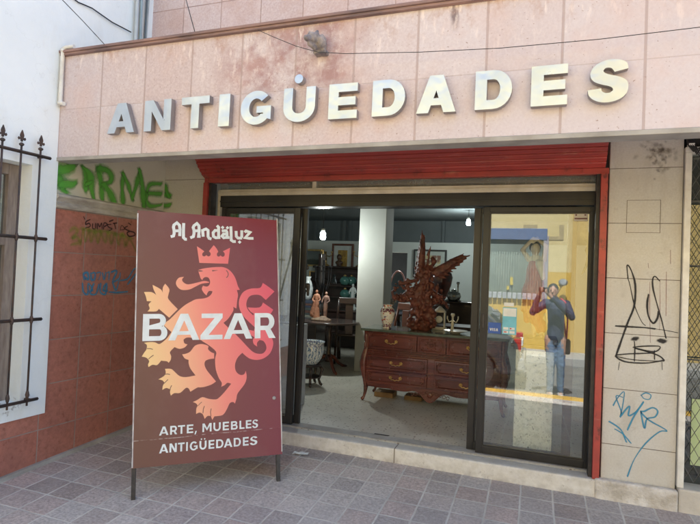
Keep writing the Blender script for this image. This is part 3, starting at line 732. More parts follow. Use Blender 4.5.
spray('graffiti', (.11,.42,.055), [(w_, wp(l), NW) for w_, l in (
 (.12,[(35,85),(42,120),(55,165),(62,178)]),(.11,[(35,88),(60,85),(80,80),(100,75)]),(.10,[(50,150),(85,150),(105,148)]),
 (.10,[(155,170),(160,120),(148,80)]),(.09,[(150,80),(175,110),(180,160),(190,210)]),(.06,[(158,150),(180,140)]),
 (.10,[(212,85),(222,140),(228,215)]),(.09,[(215,80),(250,90),(268,115),(262,140),(235,150)]),(.09,[(235,150),(262,190),(280,228)]),
 (.09,[(318,228),(315,160),(320,105)]),(.08,[(320,105),(340,150),(358,210)]),(.08,[(358,210),(378,150),(392,90)]),(.08,[(392,90),(402,150),(410,250)]))], up_l, .75, .92)
# the last letter turns the corner on to the pillar
pe = [[at(50+x/4.375, 150+y/4.375, 1, 0) for x, y in l] for l in ([(488,192),(525,200)],[(520,205),(512,185),(505,160),(490,150)],[(490,238),(505,244),(525,240)])]
ps_ = [(.075, l, (0,-1,0)) for l in pe]
spray('graffiti', (.11,.42,.055), ps_, pl, .75, .85)
spray('graffiti', (.11,.42,.055), [(.08, wp(l), NW) for l in ([(420,190),(450,190),(484,192)],[(425,195),(422,225),(440,245),(484,240)],[(425,175),(440,150),(484,148)])], up_l, .8, .85)
wt = lambda l: wp(l, 1, 70, 210, 5.24, .0)
spray('graffiti', (.30,.36,.04), [(.05, wt(l), NW) for l in ([(0,110),(20,95),(40,110),(10,150),(35,140),(50,170),(10,180)],[(55,180),(70,100),(80,170),(100,100),(110,170),(130,110),(145,175),(160,120)],
   [(160,110),(185,170),(200,110),(215,180),(235,120),(250,175)],[(255,180),(275,120),(290,190),(310,150),(345,215)],[(60,95),(120,110),(200,115),(330,150)])], tl, .9, .42)
spray('graffiti', (.035,.012,.015), [(.011, wt(l), NW) for l in ([(105,50),(85,60),(82,75),(100,70),(105,85),(80,95)],[(118,72),(118,95),(132,98),(135,70)],[(142,100),(145,70),(155,88),(165,68),(168,100)],[(175,100),(178,68),(195,75),(178,88)],
   [(215,75),(195,78),(205,92),(220,98),(205,108)],[(225,70),(245,68)],[(232,70),(238,98)],[(262,105),(270,80),(285,100),(262,105)],[(300,85),(285,95),(305,108),(335,118),(338,132),(310,138),(298,120),(312,112)],[(205,60),(225,52)],[(70,35),(76,48)],[(305,68),(318,78)])], tl, .7, .9, 60)
spray('graffiti', (.05,.33,.58), [(.02, wt(l), NW) for l in ([(75,365),(72,335),(92,330),(95,365),(75,350)],[(108,330),(112,365),(128,362),(130,330),(112,332)],[(140,330),(160,328),(150,365)],[(170,330),(178,365),(188,328)],[(195,330),(205,326),(202,365)],
   [(65,385),(70,430),(92,440),(95,385),(118,420),(95,425)],[(125,385),(105,435),(135,440),(150,390)],[(160,385),(158,430),(185,440),(190,385),(172,420),(195,425)],[(215,325),(245,320),(222,375),(255,360),(262,330)],[(222,380),(240,420),(255,370)],[(260,370),(300,360),(330,315),(355,300)],[(300,390),(335,345),(360,310)],[(205,430),(250,432),(300,428)])], tl, .8, .75, 50)
pg = lambda l, oy=250: [at(600+x/4.37, oy+y/4.37, 1, 0) for x, y in l]
spray('graffiti', (.02,.018,.02), [(w_, pg(l), (0,-1,0)) for w_, l in (
 (.013,[(122,120),(118,68),(132,80),(150,130),(155,180),(148,250),(120,320),(95,390),(70,462)]),(.006,[(120,120),(130,150),(150,240),(180,310),(198,330)]),
 (.014,[(212,195),(206,240),(212,290),(232,320),(250,300),(256,270)]),(.010,[(260,135),(240,115),(230,130),(232,170),(250,240),(270,310),(288,385)]),
 (.012,[(68,332),(120,335),(200,340),(240,345)]),(.005,[(240,345),(290,352),(340,362)]),
 (.045,[(148,388),(158,388)]),(.045,[(262,395),(278,400)]),
 (.008,[(150,400),(152,440),(150,486)]),(.008,[(238,440),(238,478)]),(.010,[(145,425),(200,420),(262,422),(235,445),(150,428),(220,448),(262,465),(280,482)]),
 (.010,[(280,482),(200,494),(110,488),(68,463),(110,455),(180,452),(236,450)]),(.006,[(66,464),(150,480),(280,486)]),(.004,[(85,490),(80,524)]),(.004,[(270,490),(272,524)]))], pil, .55, .95, 60)
spray('graffiti', (.30,.04,.05), [(.0045, pg(l), (0,-1,0)) for l in ([(218,140),(217,240),(220,405)],[(262,130),(262,250),(260,350)],[(290,95),(289,200),(288,288)],[(210,58),(212,78)],[(308,0),(308,60)])], pil, .8, .55)
spray('graffiti', (.035,.30,.50), [(.011, pg(l, 370), (0,-1,0)) for l in ([(58,155),(75,125),(105,95),(100,150),(88,205),(92,180),(70,115),(100,120)],[(88,205),(115,170),(130,160),(125,200),(160,180),(190,140)],[(190,140),(150,200),(120,262)],
   [(178,180),(185,220),(195,255),(205,215),(240,205),(252,180),(230,165),(195,180),(180,185),(215,220),(292,265),(260,270),(200,320),(150,390),(120,465)],[(180,110),(200,100),(222,110),(215,128),(192,125),(180,110)],[(40,225),(90,260),(115,315)],[(65,258),(100,280),(135,320)])], pil, .6, .85, 60)
sp_ = []
for i_ in range(60):
    cx = 645+random.gauss(15,8); cy = 130+random.gauss(25,9); p = at(cx, cy, 1, 0); sp_.append((random.uniform(.012,.05), [p, p+Vector((random.uniform(-.01,.01),0,random.uniform(-.012,.012)))], (0,-1,0)))
spray('stain', (.20,.15,.10), sp_, pil, .95, .3, 60)

# ================================================================== BANNER STAND
A = Vector((-2.489,-1.329,-.182)); B = Vector((-1.723,-.705,-.149))
ban = thing('banner_stand', 'tall brown and maroon banner stand with a crowned lion reading BAZAR, on two black legs', 'sign')
ux = (B-A).normalized(); hx = Vector((ux.x,ux.y,0)).normalized(); bk = Vector((-hx.y,hx.x,0)); vz = Vector((0,0,1))*math.cos(R(9))+bk*math.sin(R(9))
nz_ = ux.cross(vz).normalized()           # points away from the viewer? fixed below
if nz_.dot(CAM-A) < 0: nz_ = -nz_
vv = nz_.cross(ux).normalized()
BM = Matrix((( ux.x, vv.x, nz_.x, A.x),(ux.y, vv.y, nz_.y, A.y),(ux.z, vv.z, nz_.z, A.z),(0,0,0,1)))
ban.matrix_basis = BM                      # local x along the banner, local y up, local z towards the street
def onban(x, y):
    r = ray(x, y); t = (A-CAM).dot(nz_)/r.dot(nz_); d = CAM+r*t-A; return (d.dot(ux), d.dot(vv))
t = NT('banner_vinyl'); cc = coords(t); sp = t.n('ShaderNodeSeparateXYZ', {0: cc}).outputs
gf = t.ramp(t.math('ADD', sp[0], t.math('MULTIPLY', sp[1], .12)), .05, 1.1)
c0 = t.mix(gf, (.145,.070,.052), (.18,.028,.048))
c0 = t.mix(t.math('MULTIPLY', t.ramp(sp[1], 1.72, 2.0), t.ramp(sp[0], .2, .9)), c0, (.20,.02,.035))
w2 = t.ramp(t.noise(cc, 2, 5, .6, (1,.7,1)), .5, .8)
c0 = t.mix(t.math('MULTIPLY', w2, .12), c0, (.45,.35,.32))
fold = t.n('ShaderNodeTexNoise', {'Vector': t.n('ShaderNodeVectorMath', {0: cc, 1: (.35,7,1)}, operation='MULTIPLY').outputs[0], 'Scale': 3., 'Detail': 3.}).outputs[0]
crease = t.ramp(t.math('ABSOLUTE', t.math('SUBTRACT', sp[1], t.math('ADD', .375, t.math('MULTIPLY', t.noise(cc, 4, 4), .015)))), .004, .001)
c0 = t.mix(t.math('MULTIPLY', crease, t.math('MULTIPLY', t.ramp(t.noise(cc, 25, 4), .45, .6), .6)), c0, (.55,.48,.45))
t.bsdf(c0, .42, 0, t.math('ADD', t.noise(cc, 1.6, 2), t.math('MULTIPLY', crease, .2)), .14, .03, .4, .0)
vin = t.m
x0b, x1b, z0b, z1b = -.012, 1.017, .2, 1.985
k = MB()
n_, m2_ = 16, 24; g_ = []
for j in range(m2_+1):
    rw = []
    for i in range(n_+1):
        u = i/n_; v = j/m2_; X_ = x0b+(x1b-x0b)*u; Z_ = z0b+(.006-.014*u)+(z1b+.012-.02*u-z0b)*v
        rw.append(k.bm.verts.new((X_, Z_, 0)))
    g_.append(rw)
for j in range(m2_):
    for i in range(n_): k.bm.faces.new((g_[j][i], g_[j][i+1], g_[j+1][i+1], g_[j+1][i]))
r_ = bmesh.ops.extrude_face_region(k.bm, geom=list(k.bm.faces)); bmesh.ops.translate(k.bm, vec=(0,0,-.003), verts=[v for v in r_['geom'] if isinstance(v, bmesh.types.BMVert)])
bmesh.ops.recalc_face_normals(k.bm, faces=list(k.bm.faces))
bp = k.build('banner', vin, ban)
ed = MB()
for (xa, xb) in ((x0b-.002,x0b+.007),(x1b-.006,x1b+.002)): ed.box((xa,z0b+.01,-.02), (xb,z1b-.004,.0016), .001)
ed.build('edge_strip', pm('worn_edge', (.55,.54,.53), (.35,.30,.30), 12, .4), bp)
lf = MB()
for xa in (.0, .988): lf.box((xa-.014,0.0,-.036), (xa+.014,1.96,-.008), .002)
lf.box((0.014,1.90,-.032), (.974,1.93,-.010)); lf.box((0.014,.24,-.032), (.974,.27,-.010))
lf.build('frame', M['black_metal'], ban)
for xa in (.02,.968):
    q = MB(); 
    foot = Vector((xa, 0, -.0)); # back strut from the top to the ground behind
    top = BM @ Vector((xa,1.88,-.03)); gxy = top+bk*.42; ft = Vector((gxy.x,gxy.y,max(gz(gxy.x,gxy.y), -.2)))
    if gxy.y > -.05: ft.z = 0.0
    ib = BM.inverted(); q.tube([ib @ top, ib @ ft], .011, 6); q.build('rear_leg', M['black_metal'], ban)
def bart(loops, name, mat, lift, thick=.0004, parent=None):
    return poly_mesh(loops, name, mat, parent or bp, Matrix.Translation((0,0,lift)), thick)
def cv(segs):
    out = []
    for (ox, oy, s), l in segs: out += [onban(ox+x/s, oy+y/s) for x, y in l]
    return out
s8 = 8.7375
c1 = (140,240,s8); c2 = (200,240,s8); c3 = (140,300,s8); c4 = (200,300,s8); c5 = (140,360,s8); c6 = (200,360,s8)
crown = cv([(c2, [(-27,55),(-6,200),(245,208),(263,68),(200,98),(215,118),(212,140),(195,146),(180,135),(165,146),(150,138),(148,118),(160,103),(145,75),(120,45),(98,72),(78,98),(92,115),(90,135),(72,143),(55,132),(40,143),(22,138),(20,118),(38,100),(5,75)])])
tongue = cv([(c1, [(603,366),(560,358),(500,372),(420,388),(380,370),(368,345),(385,322),(340,330),(315,365),(320,400),(350,430),(390,438),(440,430),(490,405),(540,382),(603,374)])])
paw = cv([(c1, [(248,480),(257,430),(220,382),(200,415),(198,460),(180,430),(110,392),(118,430),(142,480),(100,455),(35,455),(50,490),(58,524)]), (c3, [(60,10),(100,12),(75,40),(85,75),(65,100),(140,100),(165,78),(255,155),(330,80),(250,-5)])])
thigh = cv([(c3, [(368,475),(400,470),(440,450),(480,400),(530,385),(575,392),(600,405),(595,430),(620,455),(648,466),(648,500)]), (c4, [(124,512),(80,518)]), (c6, [(46,10),(40,45),(60,90),(100,140),(140,188),(100,215),(40,235),(0,240)]),
   (c5, [(500,242),(440,278),(425,250),(400,245),(350,288),(300,290),(270,312),(262,285),(265,258),(230,245),(195,262),(200,225),(215,200),(195,178),(160,170),(210,140),(225,110),(218,78),(270,78),(300,100),(345,140),(400,150),(485,135),(440,75),(425,30)]), (c3, [(425,524),(390,510)])])
body = cv([(c1, [(508,262),(560,248),(640,238),(690,236)]), (c2, [(205,238),(250,258),(290,300),(315,350),(330,400),(348,435),(322,438),(332,480)]), (c4, [(325,5),(318,75),(290,60),(292,90),(270,130),(240,170),(205,200),(245,240),(300,290),(365,355),(430,425),(480,463),(540,470),(575,440),(578,400),(555,360),(520,350),(498,375),(500,408),(470,385),(462,350),(475,325),(440,303),(400,255),
     (470,270),(480,240),(400,165),(362,115),(342,60)]), (c2, [(342,524),(365,470),(400,440),(450,424),(525,418),(548,375),(600,410),(650,450),(610,490),(575,524),(560,512),(530,486),(490,478),(440,488),(412,524)]),
   (c4, [(405,50),(425,95),(465,135),(470,120),(440,100),(415,65),(520,65),(550,22),(590,50),(640,85),(605,130),(540,140),(525,160),(520,200),(540,240),(600,290),(635,350),(638,400),(612,465),(560,508),(500,524),(440,515),(400,490),(370,462),(340,490),(318,524)]),
   (c6, [(305,50),(315,100),(350,130),(385,125),(400,95),(408,150),(390,210),(330,290),(318,340),(305,382),(290,368),(260,378),(235,430),(200,480),(140,492),(125,495),(108,524),(98,500)]),
   (c5, [(620,490),(590,490),(565,515),(548,475),(520,460),(490,472),(492,425),(505,400),(490,380),(462,368),(500,350),(545,325),(600,340),(655,345)]), (c6, [(160,335),(210,285),(272,208),(240,200),(215,220),(185,235),(190,200),(165,160),(140,90),(132,20)]),
   (c4, [(134,500),(140,452),(80,398),(20,360)]), (c3, [(530,350),(450,330),(405,330),(380,348),(388,378),(415,388),(390,415),(345,427),(302,412),(262,455),(272,490),(268,524)]), (c5, [(250,25),(235,12),(200,8),(185,5),(150,45),(110,42),(75,62),(70,40),(80,10)]),
   (c3, [(55,505),(15,495),(40,455),(55,435),(60,395),(35,375),(80,368),(130,370),(165,385),(195,370),(240,330),(275,280),(240,250),(205,218),(232,190),(265,165),(345,85),(400,40),(450,12)]),
   (c1, [(490,518),(560,510),(600,495),(625,470),(633,448),(605,445),(588,465),(582,485),(560,465),(540,430),(550,400),(585,407),(607,390),(612,360),(598,330),(572,324),(552,335),(545,350),(530,335),(520,305),(510,275)])])
t = NT('lion_gradient'); cc = coords(t); sp = t.n('ShaderNodeSeparateXYZ', {0: cc}).outputs
f = t.math('ADD', t.math('MULTIPLY', sp[0], 1.), t.math('MULTIPLY', t.math('SUBTRACT', sp[1], 1.1), .22))
cr = t.n('ShaderNodeValToRGB', {0: f}); e = cr.color_ramp
for i_, (p, c) in enumerate(((.05,(.80,.55,.26)),(.25,(.82,.43,.25)),(.5,(.80,.235,.19)),(.78,(.74,.135,.155)),(1.,(.68,.085,.13)))):
    if i_ > 1: e.elements.new(p)
    el_ = e.elements[i_] if i_ < 2 else e.elements[i_]
for i_, (p, c) in enumerate(((.05,(.80,.55,.26)),(.25,(.82,.43,.25)),(.5,(.80,.235,.19)),(.78,(.74,.135,.155)),(1.,(.68,.085,.13)))):
    e.elements[i_].position = p; e.elements[i_].color = (*c, 1)
t.bsdf(cr.outputs[0], .4, 0, fold if False else t.noise(cc, 3, 2), .1, .01, .5)
lion = t.m
lo = bart([smooth(crown)], 'crown', lion, .0008)
bart([smooth(body)], 'lion', lion, .0008); bart([smooth(thigh)], 'lion_leg', lion, .0009); bart([smooth(paw)], 'lion_paw', lion, .0010); bart([smooth(tongue)], 'lion_tongue', lion, .0011)
slit = []
for seg, l, w_ in ((c2,[(105,263),(130,264),(160,264),(130,270),(108,275)],0),(c1,[(508,262),(535,266),(552,272),(535,276),(512,277)],0)):
    slit.append(cv([(seg, l)]))
for seg, l, w_ in ((c2,[(228,265),(243,282),(247,300),(242,318),(230,330)],.006),(c5,[(218,125),(240,122),(262,128)],.005),(c5,[(245,170),(225,190),(210,205)],.005),(c5,[(277,222),(265,245),(262,265)],.005),
   (c5,[(540,368),(520,385),(508,400)],.004),(c5,[(563,403),(553,430),(550,465)],.005),(c5,[(622,425),(616,455),(620,490)],.005),(c3,[(60,425),(90,425),(112,432)],.005),(c3,[(118,482),(95,498),(75,516)],.005),
   (c3,[(262,160),(300,120),(338,82)],.005)):
    slit.append(offs([onban(seg[0]+x/seg[2], seg[1]+y/seg[2]) for x, y in l], w_))
bart(slit, 'lion_lines', plain('line_maroon', (.19,.085,.075), .5), .0017)
bwhite = plain('banner_white', (.72,.78,.80), .4)
def bline(s, boxes, t_, h_, name):
    """boxes: photo left/right x for each glyph, with its base and top y at the two ends of the line"""
    (xa, ya, ta), (xb, yb, tb) = boxes['ends']
    loops = []
    b0 = Vector(onban(xa, ya)); b1 = Vector(onban(xb, yb)); H_ = ((Vector(onban(xa, ta))-b0).length+(Vector(onban(xb, tb))-b1).length)/2
    d = (b1-b0).normalized(); n = Vector((-d.y, d.x)); Lh = (b1-b0).length
    for ch, p0, p1 in s:
        u_0 = (Vector(onban(p0, ya+(yb-ya)*(p0-xa)/(xb-xa)))-b0).dot(d); u_1 = (Vector(onban(p1, ya+(yb-ya)*(p1-xa)/(xb-xa)))-b0).dot(d)
        w = (u_1-u_0)/H_
        for lp in glyph(ch.replace('Ü', 'U'), w, t_ if ch != 'I' else w, h_)+([arc(w*.27,1.2,.085,.085,0,340,12), arc(w*.73,1.2,.085,.085,0,340,12)] if ch == 'Ü' else []):
            loops.append([tuple(b0+d*(u_0+x*H_)+n*(y*H_)) for x, y in lp])
    return bart(loops, name, bwhite, .0024)
z8 = lambda ox, x: ox+x/s8
bline([('B',z8(140,20),z8(140,238)),('A',z8(140,246),z8(140,518)),('Z',z8(200,3),z8(200,196)),('A',z8(200,206),z8(200,456)),('R',z8(200,478),z8(200,660))],
      {'ends': ((z8(140,20), 300+360/s8, 300+122/s8), (z8(200,650), 300+332/s8, 300+115/s8))}, .225, .175, 'bazar_lettering')
q5 = lambda x: 130+x/4.369
bline([('A',q5(127),q5(168)),('R',q5(175),q5(206)),('T',q5(209),q5(240)),('E',q5(248),q5(276)),(',',q5(282),q5(294)),('M',q5(316),q5(356)),('U',q5(364),q5(396)),('E',q5(405),q5(432)),('B',q5(441),q5(470)),('L',q5(478),q5(500)),('E',q5(506),q5(530)),('S',q5(533),q5(559))],
      {'ends': ((q5(127), 340+418/4.369, 340+379/4.369), (q5(559), 340+383/4.369, 340+348/4.369))}, .21, .18, 'arte_muebles_lettering')
bline([('A',q5(127),q5(167)),('N',q5(172),q5(204)),('T',q5(209),q5(238)),('I',q5(245),q5(252)),('G',q5(261),q5(295)),('Ü',q5(303),q5(334)),('E',q5(343),q5(368)),('D',q5(376),q5(408)),('A',q5(410),q5(447)),('D',q5(453),q5(484)),('E',q5(493),q5(518)),('S',q5(523),q5(556))],
      {'ends': ((q5(127), 340+496/4.369, 340+457/4.369), (q5(556), 340+457/4.369, 340+420/4.369))}, .21, .18, 'antiguedades_lettering')
AL = [[(75,152),(94,147),(99,130),(99,112),(94,85),(98,70),(118,55),(136,72),(140,100),(138,148)],[(96,112),(140,110)],[(166,57),(164,120),(164,158),(176,170),(188,170)],
 [(212,160),(233,152),(238,130),(238,108),(232,88),(238,75),(258,60),(272,75),(274,110),(270,150),(284,150)],[(236,112),(274,110)],
 [(298,100),(302,152)],[(302,106),(322,98),(336,108),(336,150),(344,164),(360,168)],[(398,74),(410,86),(410,156)],[(410,110),(386,108),(372,124),(374,150),(390,160),(422,158)],
 [(432,112),(462,110),(468,120),(470,158),(486,158)],[(468,134),(444,134),(434,148),(446,160),(470,156)],[(496,80),(498,150),(498,176),(512,186),(530,186)],
 [(532,112),(534,150),(546,162),(574,162)],[(572,108),(572,160)],[(592,122),(602,112),(630,122),(596,160),(624,164),(654,164)]]
al = MB()
for i_, l in enumerate(AL):
    P_ = [onban(160+x/7, 215+y/7) for x, y in l]
    al.prism(offs(P_, .021), lambda u, v, d: (u, v, d), .002, .0024+i_*.00007)
for x, y in ((438,88),(472,90),(557,190)):
    X_, Y_ = onban(160+x/7, 215+y/7)
    al.prism([(X_-.014,Y_),(X_,Y_-.014),(X_+.014,Y_),(X_,Y_+.014)], lambda u, v, d: (u, v, d), .002, .0036)
al.build('al_andaluz_lettering', bwhite, bp)
k = MB(); X_, Y_ = onban(274, 398); k.lathe([(.014,0),(.014,.003),(.007,.004)], (X_,Y_,.0015), 12); k.build('eyelet', M['letter_side'], bp)

# ================================================================== RIGHT-HAND NEIGHBOUR
nb = thing('neighbouring_shopfront', 'neighbouring shopfront with a cream steel post and a mesh covered window right of the pillar', 'shopfront')
m_ = MB(); m_.box((.952,-.03,.03), (.992,.05,2.33), .003); m_.box((.952,-.028,2.331), (2.6,.05,2.37), .003); m_.box((.965,-.05,2.371), (1.0,.0,2.39))
m_.build('post', M['white_paint'], nb)
m_ = MB(); m_.box((.9575,-.055,-.5), (4.5,.3,.03), .012); m_.build('base_wall', stepm, nb)
m_ = MB(); m_.box((.993,.10,.0305), (4.5,.106,2.33)); m_.build('window_glass', glass_mat('shop_glass', .13, (.5,.52,.5), .1), nb)
m_ = MB()
n0 = 34
for i_ in range(-36, 30):
    for sgn in (1, -1):
        xa = 1.0+i_*.062 if sgn == 1 else 1.0+(i_+36)*.062
        za, zb = .06, 2.32; dxx = 2.26*.55*sgn
        p = Vector((xa,.03,za)); q = Vector((xa+dxx,.03,zb)); lo_, hi_ = .995, 1.75
        if sgn == 1: ta, tb = max(0,(lo_-p.x)/dxx), min(1,(hi_-p.x)/dxx)
        else: ta, tb = max(0,(hi_-p.x)/dxx), min(1,(lo_-p.x)/dxx)
        if tb-ta > .01: m_.tube([p.lerp(q,ta)+Vector((0,.003*sgn,0)), p.lerp(q,tb)+Vector((0,.003*sgn,0))], .0022, 4)
for z in (.9,1.55,2.0): m_.tube([(.995,.028,z),(2.6,.028,z)], .006, 6)
m_.build('mesh_grille', plain('galvanised_mesh', (.16,.16,.15), .6, .2), nb)
m_ = MB(); m_.box((1.056,.090,.16), (1.7,.094,.62)); m_.build('poster', pm('green_poster', (.42,.55,.22), (.50,.60,.35), 3, .6), nb)
m_ = MB(); m_.box((.993,.9,0), (4.5,1.0,2.5)); m_.box((.993,.3,-.02),(4.5,.9,.0)); m_.box((.96,.101,0),(.992,.9,2.5)); m_.build('room_wall', pm('room_beige', (.30,.28,.24), (.22,.2,.17), 3, .8), nb)
m_ = MB(); m_.box((.96,.0,2.392), (4.5,.3,2.465)); m_.build('head_panel', M['dark_void'], nb)
k = MB()
for i_ in range(4): k.tube([(.955+.01*i_,-.03,2.45),(.962+.012*i_,-.045,2.38),(.99+.02*i_,-.06,2.33-.02*i_),(1.04,-.05,2.36),(1.1,-.04,2.44)], .006, 6)
tag(k.build('hanging_cables', M['black']), 'tangle of black cables hanging above the cream post on the right', 'cables')

# ================================================================== INTERIOR FURNITURE
# --- serpentine chest of drawers
DX0, DX1, DY, DD = -1.79, -.25, 1.36, .50
dr = thing('chest_of_drawers', 'wide carved mahogany chest of drawers with brass handles and a green marble top', 'chest of drawers', ((DX0+DX1)/2, DY+DD/2, 0))
W_ = (DX1-DX0); hw = W_/2; fy = -DD/2
def L3(mb): return mb
m_ = MB(); m_.box((-hw+.05,fy+.02,.20), (hw-.05,DD/2,.772), .004)
for z, hgt in ((.568,.014),(.545,.012),(.524,.012),(.356,.008),(.206,.01)): m_.box((-hw+.052,fy-.004,z-hgt/2), (hw-.052,fy+.03,z+hgt/2), .003)
m_.build('body', M['mahogany'], dr)
m_ = MB()
n = 40; edge_ = []
for i_ in range(n+1):
    u = -1+2*i_/n; edge_.append((u*(hw+.02), fy-.03-.02*math.cos(u*PI)*(1-abs(u)**6)))
m_.prism(edge_+[(hw+.02,DD/2),(-hw-.02,DD/2)], lambda u, v, d: (u, v, d), .773, .80); 
m_.build('marble_top', pm('green_marble', (.05,.075,.06), (.13,.16,.13), 9, .15, 0, .02, detail=8), dr, bev=.004)
# apron
ap = []
for i_ in range(61):
    u = -1+2*i_/60; a_ = abs(u)
    z = .165-.022*math.cos(a_*PI*5)*(1-a_)-.085*math.exp(-(u/.17)**2)-.02*math.exp(-((a_-.55)/.1)**2)
    ap.append((u*(hw-.07), z))
m_ = MB(); m_.prism(ap+[(hw-.07,.2),(-hw+.07,.2)], lambda u, v, d: (u, d, v), fy+.0, fy+.025)
m_.tube([(u, fy-.002, v+.006) for u, v in ap], .006, 6)
for sg in (1,-1):
    for k_ in range(5): m_.tube([(sg*(.03+.04*k_)+sg*.018*math.cos(a_), fy-.003, .165-.008*k_+.016*math.sin(a_)) for a_ in [j*.8 for j in range(8)]], .004, 5)
m_.ball((0,fy,.14), (.03,.01,.03))
m_.build('apron', M['mahogany'], dr)
def drawer(xa, xb, za, zb, handle=True, medal=False):
    m_ = MB(); m_.box((xa,fy-.010,za), (xb,fy+.019,zb), .004)
    m_.box((xa+.022,fy-.016,za+.018), (xb-.022,fy-.0095,zb-.018), .005)
    i0, i1, j0, j1 = xa+.034, xb-.034, za+.028, zb-.028
    m_.tube([(i0+.02,fy-.018,j0),(i1-.02,fy-.018,j0),(i1,fy-.018,j0+.02),(i1,fy-.018,j1-.02),(i1-.02,fy-.018,j1),(i0+.02,fy-.018,j1),(i0,fy-.018,j1-.02),(i0,fy-.018,j0+.02),(i0+.02,fy-.018,j0)], .004, 5)
    for sx in (i0+.022, i1-.022):
        for sz in (j0+.018, j1-.018):
            m_.tube([(sx+.016*math.cos(a_)*(1-a_/9), fy-.02, sz+.016*math.sin(a_)*(1-a_/9)) for a_ in [j*.7 for j in range(10)]], .0045, 5)
    if medal:
        cx, cz = (xa+xb)/2, (za+zb)/2
        for rr_ in (.034,.018): m_.tube([(cx+rr_*1.3*math.cos(a_), fy-.02, cz+rr_*math.sin(a_)) for a_ in [j*PI/8 for j in range(17)]], .005, 6)
        m_.ball((cx,fy-.018,cz), (.012,.012,.02))
        for a_ in range(8): m_.ball((cx+.055*math.cos(a_*PI/4)*1.1,fy-.017,cz+.045*math.sin(a_*PI/4)), (.012,.006,.009), 8)
    d = m_.build('drawer', M['mahogany'], dr)
    if handle:
        h = MB(); cx, cz = (xa+xb)/2, (za+zb)/2
        for sg in (1,-1):
            for k_ in range(6): h.ball((cx+sg*.055+.013*math.cos(k_*PI/3+.3), fy-.022, cz+.008+.013*math.sin(k_*PI/3+.3)), (.009,.005,.006), 8)
            h.ball((cx+sg*.055,fy-.028,cz+.008), .008, 8)
        h.tube([(cx-.055,fy-.03,cz+.006),(cx-.042,fy-.034,cz-.014),(cx-.02,fy-.036,cz-.010),(cx,fy-.036,cz-.020),(cx+.02,fy-.036,cz-.010),(cx+.042,fy-.034,cz-.014),(cx+.055,fy-.03,cz+.006)], .0045, 6)
        h.build('handle', M['gold'], d)
    return d
drawer(-hw+.055,-.16,.585,.755); drawer(-.152,.152,.585,.755,False,True); drawer(.16,hw-.055,.585,.755)
for za, zb in ((.364,.515),(.212,.350)):
    drawer(-hw+.055,-.038,za,zb); drawer(.038,hw-.055,za,zb)
for sx in (-1,1):
    for yy, fr_ in ((fy+.03,1),(DD/2-.04,0)):
        m_ = MB(); p = [(.0,.77,.026),(.0,.70,.028),(-.012,.60,.03),(.012,.50,.036),(.022,.42,.042),(.018,.33,.036),(.0,.24,.028),(-.012,.16,.026),(-.006,.09,.018),(.004,.04,.014),(.016,.02,.02),(.028,.008,.014)]
        m_.tube([(sx*(hw-.035+a_*1.0), yy-(a_*.6 if fr_ else 0), z) for a_, z, r_ in p], 0, 10, rr=[r_ for a_, z, r_ in p])
        if fr_:
            m_.ball((sx*(hw-.03),yy-.028,.61), (.014,.01,.045), 10); m_.ball((sx*(hw-.02),yy-.035,.50), (.016,.012,.03), 10)
        m_.build('leg', M['mahogany'], dr)
# --- things on the chest
TZ = .80
vs = thing('vase', 'white porcelain vase with painted red and blue flowers on the chest of drawers', 'vase', (-1.555,1.5,TZ))
t = NT('imari_porcelain'); cc = coords(t); sp = t.n('ShaderNodeSeparateXYZ', {0: cc}).outputs
c0 = t.mix(t.ramp(t.noise(cc, 38, 3, .5), .58, .62), (.72,.70,.64), (.45,.09,.05))
c0 = t.mix(t.ramp(t.noise(cc, 31, 4, .6), .60, .64), c0, (.10,.09,.22))
band = t.math('MAXIMUM', t.ramp(t.math('ABSOLUTE', t.math('SUBTRACT', sp[2], .035)), .018, .014), t.ramp(t.math('ABSOLUTE', t.math('SUBTRACT', sp[2], .205)), .022, .018))
c0 = t.mix(t.math('MULTIPLY', band, t.ramp(t.noise(cc, 60, 3), .42, .5)), c0, (.14,.035,.06))
t.bsdf(c0, .12, 0, None, spec=.6)
m_ = MB(); m_.lathe([(.048,0),(.052,.01),(.046,.03),(.066,.08),(.082,.15),(.084,.19),(.074,.22),(.05,.238),(.044,.25),(.056,.268),(.05,.268),(.038,.25)], (0,0,0), 36); m_.build('vase_body', t.m, vs)
# angel carving
YA = 1.60
def ap_(x, y, d=0): p = at(370+x/5.24, 230+y/5.24, 1, YA); return Vector((p.x, YA+d, p.z))
an = MB(); rr_ = random.Random(3)
def lump(x, y, r, d=0, ex=(1,1,1)): c = ap_(x, y, d); an.ball(c, (r*ex[0], r*ex[1], r*ex[2]), 12)
def limb(x, y, r, x2, y2, r2_, d=0, d2=0): an.caps(ap_(x,y,d), r, ap_(x2,y2,d2), r2_, 10)
# base with rocks and cherubs
for (x, y, r) in ((240,500,.07),(290,505,.08),(325,490,.055),(215,480,.05),(270,460,.075),(232,430,.045),(310,450,.06),(222,400,.04),(330,430,.03)): lump(x,y,r,rr_.uniform(-.05,.06))
for i_ in range(70):
    x = rr_.uniform(205,345); y = rr_.uniform(380,515)
    if abs(x-275) > 80-(515-y)*.15: continue
    lump(x, y, rr_.uniform(.013,.028), rr_.uniform(-.11,-.04))
limb(250,400,.05,275,330,.055,-.02,0); limb(275,330,.055,290,260,.05); limb(290,260,.055,310,205,.045)   # body of the angel
lump(337,165,.032,-.02); lump(330,150,.026,-.01); limb(318,195,.02,335,175,.02)
limb(310,215,.028,350,235,.02); limb(350,235,.02,375,215,.016)
limb(285,225,.028,255,260,.022); limb(255,260,.022,215,270,.02); limb(215,270,.024,160,285,.02,-.02,-.03); lump(160,272,.022,-.03); lump(200,262,.022,-.03)
